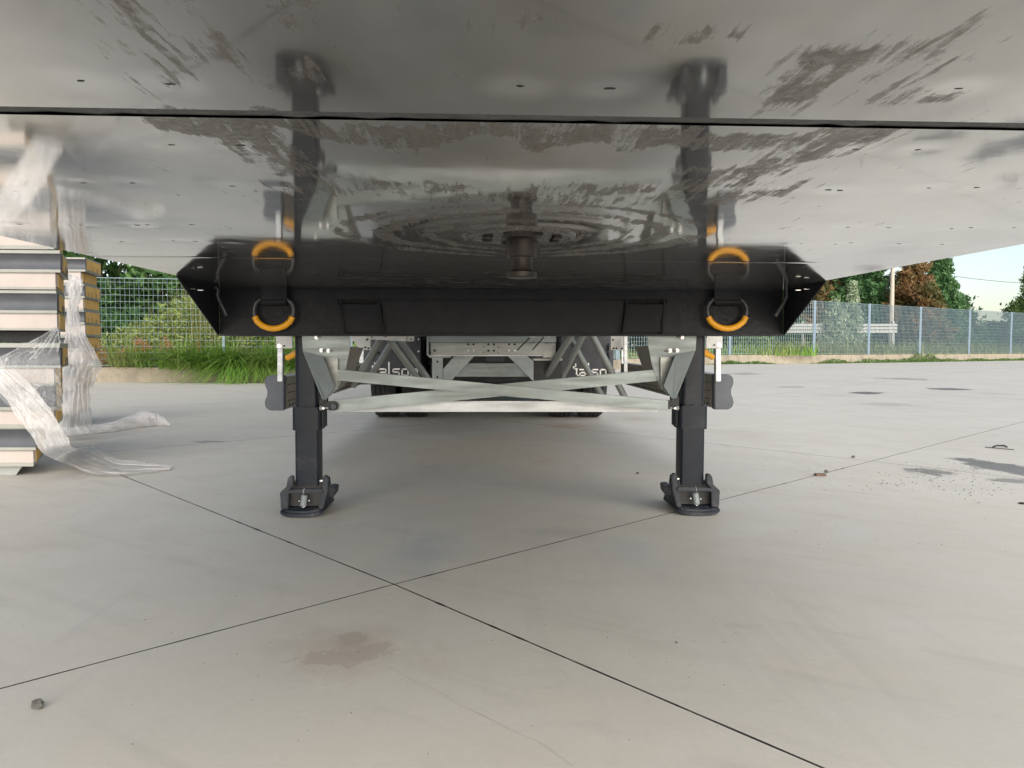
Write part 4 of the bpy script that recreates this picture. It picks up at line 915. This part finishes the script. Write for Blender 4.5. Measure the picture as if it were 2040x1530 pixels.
def W(px, Y): p = at(px, 690, Y); return p
def base(px, Y):
    p = W(px, Y); return (p.x, Y, gz(p.x, Y)+KH-.05)
GT = 'trees standing beyond the fence'
k = 0
for (px, Y, H, R, n, lb) in ((60, 19.5, 6.2, 2.1, 9000, 'dark leafy tree hidden mostly by the panel stacks'), (215, 20.5, 5.6, 1.6, 4200, 'dark leafy tree with sky gaps, right of the first fence post'), (330, 21.0, 6.5, 2.0, 9500, 'broad dark leafy tree filling the middle of the left fence'), (455, 22.5, 6.5, 2.2, 14000, 'dark leafy tree behind the left end of the cross beam'), (575, 21.0, 4.6, 2.0, 9000, 'dense green tree seen low beside the left landing leg'), (720, 24, 4.6, 2.6, 9000, 'green tree seen through the trailer frame at left'), (880, 26, 4.6, 2.8, 8000, 'green tree far behind the trailer axles')):
    tree('leafy_tree', base(px, Y), H, R, M['leaf'], n, .085, 30+k, lb, crown_lo=.16); k += 1
for (px, Y, H, R, n, lb) in ((1080, 38, 6, 3.2, 8000, 'green tree far behind the right axle tyres'), (1290, 36, 4.4, 2.6, 9000, 'pale green bushy tree seen between the right brackets'), (1470, 36, 3.2, 2.4, 9000, 'bushy green tree behind the right fence, left of the first post')):
    tree('leafy_tree', base(px, Y), H, R, M['leaf2'], n, .10, 60+k, lb, crown_lo=.08); k += 1
for (px, Y, H, R, mt, n, lb) in ((1535, 44, 4.6, 1.8, 'conifer', 9000, 'low green conifer behind the first right fence bay'), (1590, 45, 5.2, 1.8, 'conifer', 9000, 'green conifer hidden behind the right wing'), (1625, 43, 4.9, 1.5, 'conbrown', 8000, 'low browning conifer beside the black wing tip'), (1655, 46, 6.0, 1.7, 'conbrown', 9000, 'browning conifer at the edge of the black wing'), (1690, 45, 6.3, 1.7, 'conifer', 12000, 'dark green conifer just right of the black wing'), (1735, 44, 6.8, 1.9, 'conifer', 15000, 'dense dark conifer left of the utility pole'), (1815, 42, 6.4, 1.75, 'conbrown', 15000, 'brown withered conifer right of the utility pole'), (1868, 44, 6.6, 1.5, 'conifer', 15000, 'tall pointed conifer with ragged right edge against the sky'), (1850, 40, 3.7, 1.3, 'conbrown', 6000, 'low brown conifer at the foot of the tall pointed one')):
    tree('conifer_tree', base(px, Y), H, R, M[mt], n, .085, 90+k, lb, crown_lo=.08, kind='cone'); k += 1
tree('leafy_tree', base(2062, 44), 5.3, 2.0, M['leaf2'], 9000, .07, 140, 'loose grey green tree at the far right edge against the sky', crown_lo=.1)
for (px, Y, H, R, lb) in ((1662, 33, 2.3, .8, 'pale silvery sapling bush behind the fence, left one'), (1697, 33.5, 3.2, .65, 'pale silvery sapling rising above the fence, right one')):
    tree('sapling', base(px, Y), H, R, M['silver'], 2600, .06, 150+px, lb, 'sapling', 'silvery saplings behind the fence', crown_lo=.05, kind='cone')
# hedge mass far beyond the right fence
def hedge(name, x0, x1, Y0, Y1, h, n, seed, label):
    r = np.random.default_rng(seed); t = r.random(n); px = x0+(x1-x0)*t; Yd = Y0+(Y1-Y0)*t; P = np.array([tuple(at(a, 690, b)) for a, b in zip(px, Yd)])
    hh = h*(.75+.3*np.sin(px*.031)+.15*np.sin(px*.093)); P[:, 2] = np.array([gz(a, b) for a, b in P[:, :2]])+.2+hh*r.random(n)**.7; P[:, 1] += r.normal(size=n)*.6
    V, Fq = quads(P, .11*(.6+.8*r.random(n)), 1.5, 0, seed); o = npmesh(name, V, Fq, M['hedge']); tag(o, label, 'hedge', kind='stuff'); return o
hedge('hedge', 1380, 2300, 41, 50, 3.3, 52000, 5, 'continuous dark green hedge behind the right fence')
hedge('hedge', 150, 1380, 27, 40, 2.6, 30000, 6, 'continuous dark undergrowth behind the left fence and trailer')
hedge('thicket', -200, 900, 19.6, 19.6, 1.35, 13000, 8, 'dense undergrowth close behind the left fence')

# grass, weeds and seed heads
def blades(C, H, lean, wdt, seed, droop=.35, fwd=0.):
    n = len(C); r = np.random.default_rng(seed); th = r.random(n)*6.283; d = np.stack([np.cos(th), np.sin(th)-fwd, np.zeros(n)], 1); s = np.stack([-np.sin(th), np.cos(th), np.zeros(n)], 1)
    H = H.reshape(-1, 1); L = (lean*(.4+r.random(n))).reshape(-1, 1); V = []
    for f, ww in ((0, 1), (.35, .9), (.7, .6), (1, .08)):
        z = H*(f-droop*L*f*f); o = d*H*L*f*f
        c = C+o; c[:, 2] += z[:, 0]
        V += [c-s*wdt*ww, c+s*wdt*ww]
    V = np.stack(V, 1); idx = np.arange(n*8).reshape(n, 8); Fq = np.concatenate([idx[:, [0, 1, 3, 2]], idx[:, [2, 3, 5, 4]], idx[:, [4, 5, 7, 6]]])
    return V.reshape(-1, 3), Fq
def gpos(n, x0, x1, back0, back1, seed, seg):
    r = np.random.default_rng(seed); out = []
    px = x0+(x1-x0)*r.random(n)
    for p in px:
        q = seg_hit(p, seg); q = Vector((q.x, q.y)); o = r.uniform(back0, back1); out.append((q.x, q.y+o, gz(q.x, q.y)+KH-.03))
    return np.array(out)
def grass(name, n, x0, x1, b0, b1, h0, h1, lean, wd, mat, seed, label, seg=1, clump=None):
    C = gpos(n, x0, x1, b0, b1, seed, seg); r = np.random.default_rng(seed+1); H = h0+(h1-h0)*r.random(n)**1.5
    if clump is not None: H = H*(.55+.45*np.sin(C[:, 0]*clump+seed)**2)
    V, Fq = blades(C, H, lean, wd, seed+2); o = npmesh(name, V, Fq, M[mat]); tag(o, label, 'grass', kind='stuff'); return o
grass('grass', 2400, 160, 640, .15, 2.2, .25, .8, .9, .007, 'grass', 11, 'bright green grass on the bank under the left fence', clump=1.3)
grass('grass', 1500, 345, 600, -.22, .30, .30, .8, 1.5, .008, 'grass', 12, 'tall arching grass tuft spilling over the kerb', clump=None)
grass('weeds', 1500, 180, 640, .3, 2.5, .7, 1.75, .22, .006, 'reed', 13, 'yellowing tall weeds behind the left fence', clump=2.1)
grass('weeds', 500, 340, 440, .25, 1.0, 1.1, 2.1, .18, .007, 'reed', 14, 'tallest yellowing reeds in front of the dark trees', clump=None)
grass('grass', 2200, 1240, 1640, .1, 1.6, .2, .55, .6, .01, 'grass', 15, 'low green grass behind the right fence near the leg', seg=4)
grass('grass', 3000, 1560, 2080, .1, 2., .25, .8, .6, .012, 'reed', 16, 'straw and green weeds behind the receding right fence', seg=6)
def stalks(name, n, x0, x1, b0, b1, h0, h1, mat, lsz, seed, label):
    r = np.random.default_rng(seed); C = gpos(n, x0, x1, b0, b1, seed, 1); H = h0+(h1-h0)*r.random(n)**1.3; P = []
    for c, h in zip(C, H):
        lx, ly = r.normal(size=2)*.12*h; m_ = int(38*h)
        for q in range(m_): f = r.random()**.8; P.append((c[0]+lx*f+r.normal()*.055*(1.1-f*.5), c[1]+ly*f+r.normal()*.055, c[2]+h*f))
    V, Fq = quads(np.array(P), lsz*(.5+r.random(len(P))), 2.1, .35, seed); o = npmesh(name, V, Fq, M[mat]); tag(o, label, 'weeds', kind='stuff')
M['weedleaf'] = leafmat('wild_weed_leaves', (.14, .22, .05), (.34, .38, .12))
stalks('weeds', 170, 185, 360, .15, 1.6, .7, 1.6, 'weedleaf', .028, 71, 'leafy yellow green weeds climbing the left fence')
stalks('weeds', 200, 340, 640, .15, 1.8, .7, 2.0, 'weedleaf', .028, 72, 'tall leafy weeds left of the landing leg')
stalks('weeds', 160, 180, 640, .5, 3.0, .6, 1.7, 'grass', .036, 73, 'dark green bushy weeds behind the left fence')
stalks('weeds', 90, 640, 1000, .3, 2.0, .5, 1.3, 'grass', .036, 74, 'green weeds far behind the trailer')
def arching(name, n, x0, x1, seed, label, droop=.62, fwd=.35, h0=.45):
    r = np.random.default_rng(seed); ncl = 26; cx = np.sort(x0+(x1-x0)*r.random(ncl)); V_all = []; F_all = []; k0 = 0
    for c in cx:
        q = seg_hit(c, 1); m_ = n//ncl; hh = h0+.75*r.random(); base_ = np.array([q.x, q.y-.05+.25*r.random(), gz(q.x, q.y)+KH-.04])
        C = base_+r.normal(size=(m_, 3))*np.array([.09, .07, 0]); H = hh*(.5+.6*r.random(m_)); V, Fq = blades(C, H, 1.0, .0075, seed+int(c), droop, fwd); V_all.append(V); F_all.append(Fq+k0); k0 += len(V)
    V = np.concatenate(V_all); o = npmesh(name, V, np.concatenate(F_all), M['grass']); tag(o, label, 'grass', kind='stuff')
arching('grass', 4200, 350, 610, 81, 'long arching grass clumps hanging over the left kerb')
arching('grass', 2600, 372, 610, 83, 'drooping grass blades falling over the front of the left kerb', 1.25, .8, .35)
arching('grass', 900, 215, 350, 82, 'scattered grass clumps on the kerb near the seed heads')
for (x, hh, seed_) in ((1655, .28, 1), (1725, .30, 2), (1763, .22, 3), (1800, .30, 4), (1822, .45, 5), (1845, .45, 6), (1880, .25, 7), (1935, .22, 8), (1945, .2, 9), (1990, .2, 10), (2025, .2, 11), (1500, .16, 12), (1446, .22, 13)):
    seg = 6 if x > 1520 else 4
    r_ = np.random.default_rng(seed_+200); n = 420; w_ = 19 if hh < .4 else 12; px = x+r_.normal(size=n)*w_; P = []
    for p in px: q = seg_hit(p, seg); P.append((q.x+.03, q.y-.20-.12*r_.random(), gz(q.x, q.y)))
    P = np.array(P); P[:, 2] += hh*(.55 if hh < .4 else .8)*r_.random(n)**1.5*np.exp(-((px-x)/w_)**2*.5)
    V, Fq = quads(P, .025*(.6+r_.random(n)), 1.6, .6, seed_); o = npmesh('weed_tuft', V, Fq, M['leaf2'])
    tag(o, f'green weed tuft at the foot of the right kerb, near {["the black wing", "the second right post", "the fence middle", "the fence middle, low", "the tallest tuft, left", "the tallest tuft, right", "the fourth bay", "the fifth bay", "the fifth bay, low", "the far right bay", "the right picture edge", "the first right post", "the side guard cap"][seed_-1]}', 'weed', 'weed tufts along the right kerb', 'stuff')
# plants with rusty seed heads
names = ['first from the left, low at the kerb', 'second, beside the bunched film', 'tallest, in the middle of the bay', 'right of the tallest', 'small one near the reeds', 'low one under the middle of the bay', 'leaning one near the second post']
for kx, (x, y, hgt) in enumerate(((198, 702, .5), (212, 722, .4), (264, 690, .95), (284, 692, .85), (323, 690, .8), (240, 708, .5), (395, 700, .6))):
    q = seg_hit(x, 1); bs = (q.x, q.y+.15, gz(q.x, q.y)+KH-.03); root = empty('seeding_plant', bs, 'weed with rusty seed heads, '+names[kx], 'plant', 'weeds with rusty seed heads'); zt = at(x, y, q.y+.15).z
    b = MB(); r_ = np.random.default_rng(kx+40); pts = []
    for k2 in range(7):
        tx = bs[0]+r_.normal()*.10; tz = zt+r_.normal()*.09; b.tube([bs, ((bs[0]+tx)/2, bs[1], (bs[2]+tz)/2+.03), (tx, bs[1]-.02, tz)], [.005, .004, .003], 5); pts.append((tx, bs[1]-.02, tz))
    b.build('stem', M['bark'], root)
    C = np.repeat(np.array(pts), 60, 0)+r_.normal(size=(420, 3))*np.array([.028, .028, .06]); V, Fq = quads(C, .012, 1.3, .5, kx); npmesh('seed_head', V, Fq, M['seed'], root)

# utility pole with wires, guard rail far away
pp = base(1775, 38); pole = empty('utility_pole', pp, 'concrete utility pole with thin wires between the two conifers', 'pole')
b = MB(); tp_ = at(1779, 500, 38); b.tube([pp, tuple(tp_)], [.125, .085], 14); b.build('pole_shaft', M['pole'], pole)
b = MB()
for (x1, y1, Y1, sag) in ((2080, 566, 75, 14), (1640, 470, 60, 4)):
    b.tube([at(1779+(x1-1779)*t_, 528+(y1-528)*t_+sag*4*t_*(1-t_)*.5, 38+(Y1-38)*t_) for t_ in np.linspace(0, 1, 14)], .018, 5)
b.tube([at(1778, 530, 38), at(1762, 590, 37.5)], .014, 5); b.build('wire', M['dark'], pole)
gr = empty('guard_rail', tuple(W(1450, 35.5))[:2]+(.4,), 'pale corrugated guard rail seen through the right fence', 'guard rail')
for (y0, y1) in ((645, 650), (651.5, 656.5), (658, 663)):
    b = MB(); p0, p1 = at(1400, y0, 36), at(1788, y0, 36); h_ = at(1500, y0, 36).z-at(1500, y1, 36).z; b.prism([p0, p1, p1-Vector((0, 0, h_)), p0-Vector((0, 0, h_))], (0, .03, 0)); b.build('rail_beam', M['cream'], gr)
for x in (1420, 1510, 1600, 1690, 1780): b = MB(); b.px([(x-2, 640), (x+2, 640), (x+2, 690), (x-2, 690)], 36.1, .1); b.build('rail_post', M['galvd'], gr)

def split_loose(prefixes):
    for o in list(sc.objects):
        if o.type != 'MESH' or o.name.split('.')[0] not in prefixes: continue
        me = o.data; n = len(me.vertices); p = list(range(n))
        def f(a):
            while p[a] != a: p[a] = p[p[a]]; a = p[a]
            return a
        for e in me.edges: p[f(e.vertices[0])] = f(e.vertices[1])
        roots = {}
        for q in me.polygons: roots.setdefault(f(q.vertices[0]), []).append(q.index)
        if len(roots) < 2: continue
        for k_, (rt, fs) in enumerate(list(roots.items())):
            if k_ == 0: keep = set(fs); continue
            b_ = MB(); off = origin(o); idx = {}
            for fi in fs:
                for v in me.polygons[fi].vertices: idx.setdefault(v, len(idx))
            b_.v = [tuple(me.vertices[v].co+off) for v in idx]; b_.f = [tuple(idx[v] for v in me.polygons[fi].vertices) for fi in fs]; b_.sm = [me.polygons[fi].use_smooth for fi in fs]
            b_.build(o.name.split('.')[0], me.materials[0], o.parent)
        bm = bmesh.new(); bm.from_mesh(me); bm.faces.ensure_lookup_table(); bmesh.ops.delete(bm, geom=[q for q in bm.faces if q.index not in keep], context='FACES'); bm.to_mesh(me); bm.free()
split_loose({'fork_pocket_cheek', 'light_glint', 'foot_cheek', 'spring_hook', 'lock_bolt', 'air_suspension', 'chassis_rail', 'underrun_bar', 'dark_backing_box', 'wire', 'top_rail', 'rear_bar'})
# ---------------------------------------------------------------- debris on the concrete
def rock(name, px, py, size, mat, label, cat, seed, flat=.7):
    import bmesh
    bm = bmesh.new(); bmesh.ops.create_icosphere(bm, subdivisions=2, radius=1); r = random.Random(seed); off = r.uniform(0, 50)
    for v in bm.verts:
        n_ = mnoise.noise(v.co*1.6+Vector((off, 0, 0))); v.co *= 1+.45*n_; v.co.z *= flat
        v.co *= size
    mz = min(v.co.z for v in bm.verts); me = bpy.data.meshes.new(name); 
    for v in bm.verts: v.co.z -= mz
    bm.to_mesh(me); bm.free(); me.materials.append(mat); o = bpy.data.objects.new(name, me); sc.collection.objects.link(o); p = G(px, py); o.location = (p.x, p.y, p.z-.001); return tag(o, label, cat)
rock('stone', 76, 1412, .0125, M['stone'], 'grey rough stone lying alone in the lower left foreground', 'stone', 1, .85)
rock('stone', 1348, 1281, .0035, M['stone'], 'tiny dark pebble in the right foreground', 'stone', 2)
rock('stone', 1270, 944, .010, M['stone'], 'small dark stone left of the right landing foot', 'stone', 3)
rock('stone', 433, 985, .010, M['poly'], 'small pale scrap on the concrete left of the left landing foot', 'scrap', 4, .3)
rock('stone', 1646, 941, .012, M['stone'], 'dark pebble just behind the brick chip on the joint', 'stone', 9)
rock('stone', 1700, 912, .012, M['stone'], 'dark pebble right of the brick chip', 'stone', 10)
rock('stone', 2036, 1004, .018, M['joint'], 'dark lump of dirt at the right picture edge', 'clod', 11, .25)
b = MB(); p = G(1634, 948); b.box((p.x-.034, p.y-.018, 0.001), (p.x+.034, p.y+.022, .014)); o = b.build('brick_chip', M['brick'], None, .004); tag(o, 'reddish brick chip lying on the diagonal joint at right', 'brick')
b = MB(); q0 = G(1985, 893); b.tube([G(1978, 893)+Vector((0,0,.01)), G(1985, 890)+Vector((0,0,.010)), G(2000, 890)+Vector((0,0,.010)), G(2006, 892)+Vector((0,0,.006))], .006, 8); b.tube([G(1962, 892)+Vector((0,0,.005)), G(2020, 897)+Vector((0,0,.005))], .003, 6)
o = b.build('metal_scrap', M['dark']); tag(o, 'dark bent metal scrap with a rod behind the wet patch', 'scrap')
b = MB(); c = G(1622, 716); b.prism([c+Vector((-.35, 0, 0)), c+Vector((.25, 0, 0)), c+Vector((.18, 0, .12)), c+Vector((-.2, 0, .16))], (0, .2, 0)); o = b.build('rubble_lump', M['joint'], None, .02); tag(o, 'dark lump of rubble at the foot of the right kerb', 'rubble')
# crumbs
C = []; S = []; r_ = np.random.default_rng(3)
for (cx, cy, sx_, sy_, n, s0) in ((1860, 945, 90, 18, 150, .008), (1760, 965, 130, 12, 90, .006), (1960, 975, 60, 22, 70, .008), (1600, 930, 120, 20, 50, .006), (600, 1320, 90, 25, 30, .0018), (1250, 846, 60, 6, 40, .006), (1700, 830, 250, 40, 60, .008), (1650, 1030, 300, 60, 60, .004), (1020, 1250, 900, 200, 170, .0030), (900, 900, 600, 60, 80, .005), (300, 1050, 300, 90, 30, .003)):
    for k2 in range(n):
        x = cx+r_.normal()*sx_*.6; y = cy+r_.normal()*sy_*.6
        if y < 720 or y > 1525: continue
        p = G(x, y); C.append((p.x, p.y, p.z)); S.append(s0*.62*(.4+r_.random()))
cm = MB()
for c, s in zip(C, S):
    c = Vector(c); v = [c+Vector((s*r_.uniform(-1.3, 1.3) if q < 4 else 0, 0, 0)) for q in range(4)]
    a0 = r_.random()*6.28; pts = [c+Vector((math.cos(a0+q*2.09)*s*r_.uniform(.7, 1.4), math.sin(a0+q*2.09)*s*r_.uniform(.6, 1.2), 0)) for q in range(3)]+[c+Vector((0, 0, s*r_.uniform(.4, .9)))]
    cm.add(pts, [(0, 1, 3), (1, 2, 3), (2, 0, 3)])
o = cm.build('gravel_crumbs', M['stone'], None, fix=False); tag(o, 'scattered dark crumbs of gravel and dirt on the concrete', 'gravel', kind='stuff')
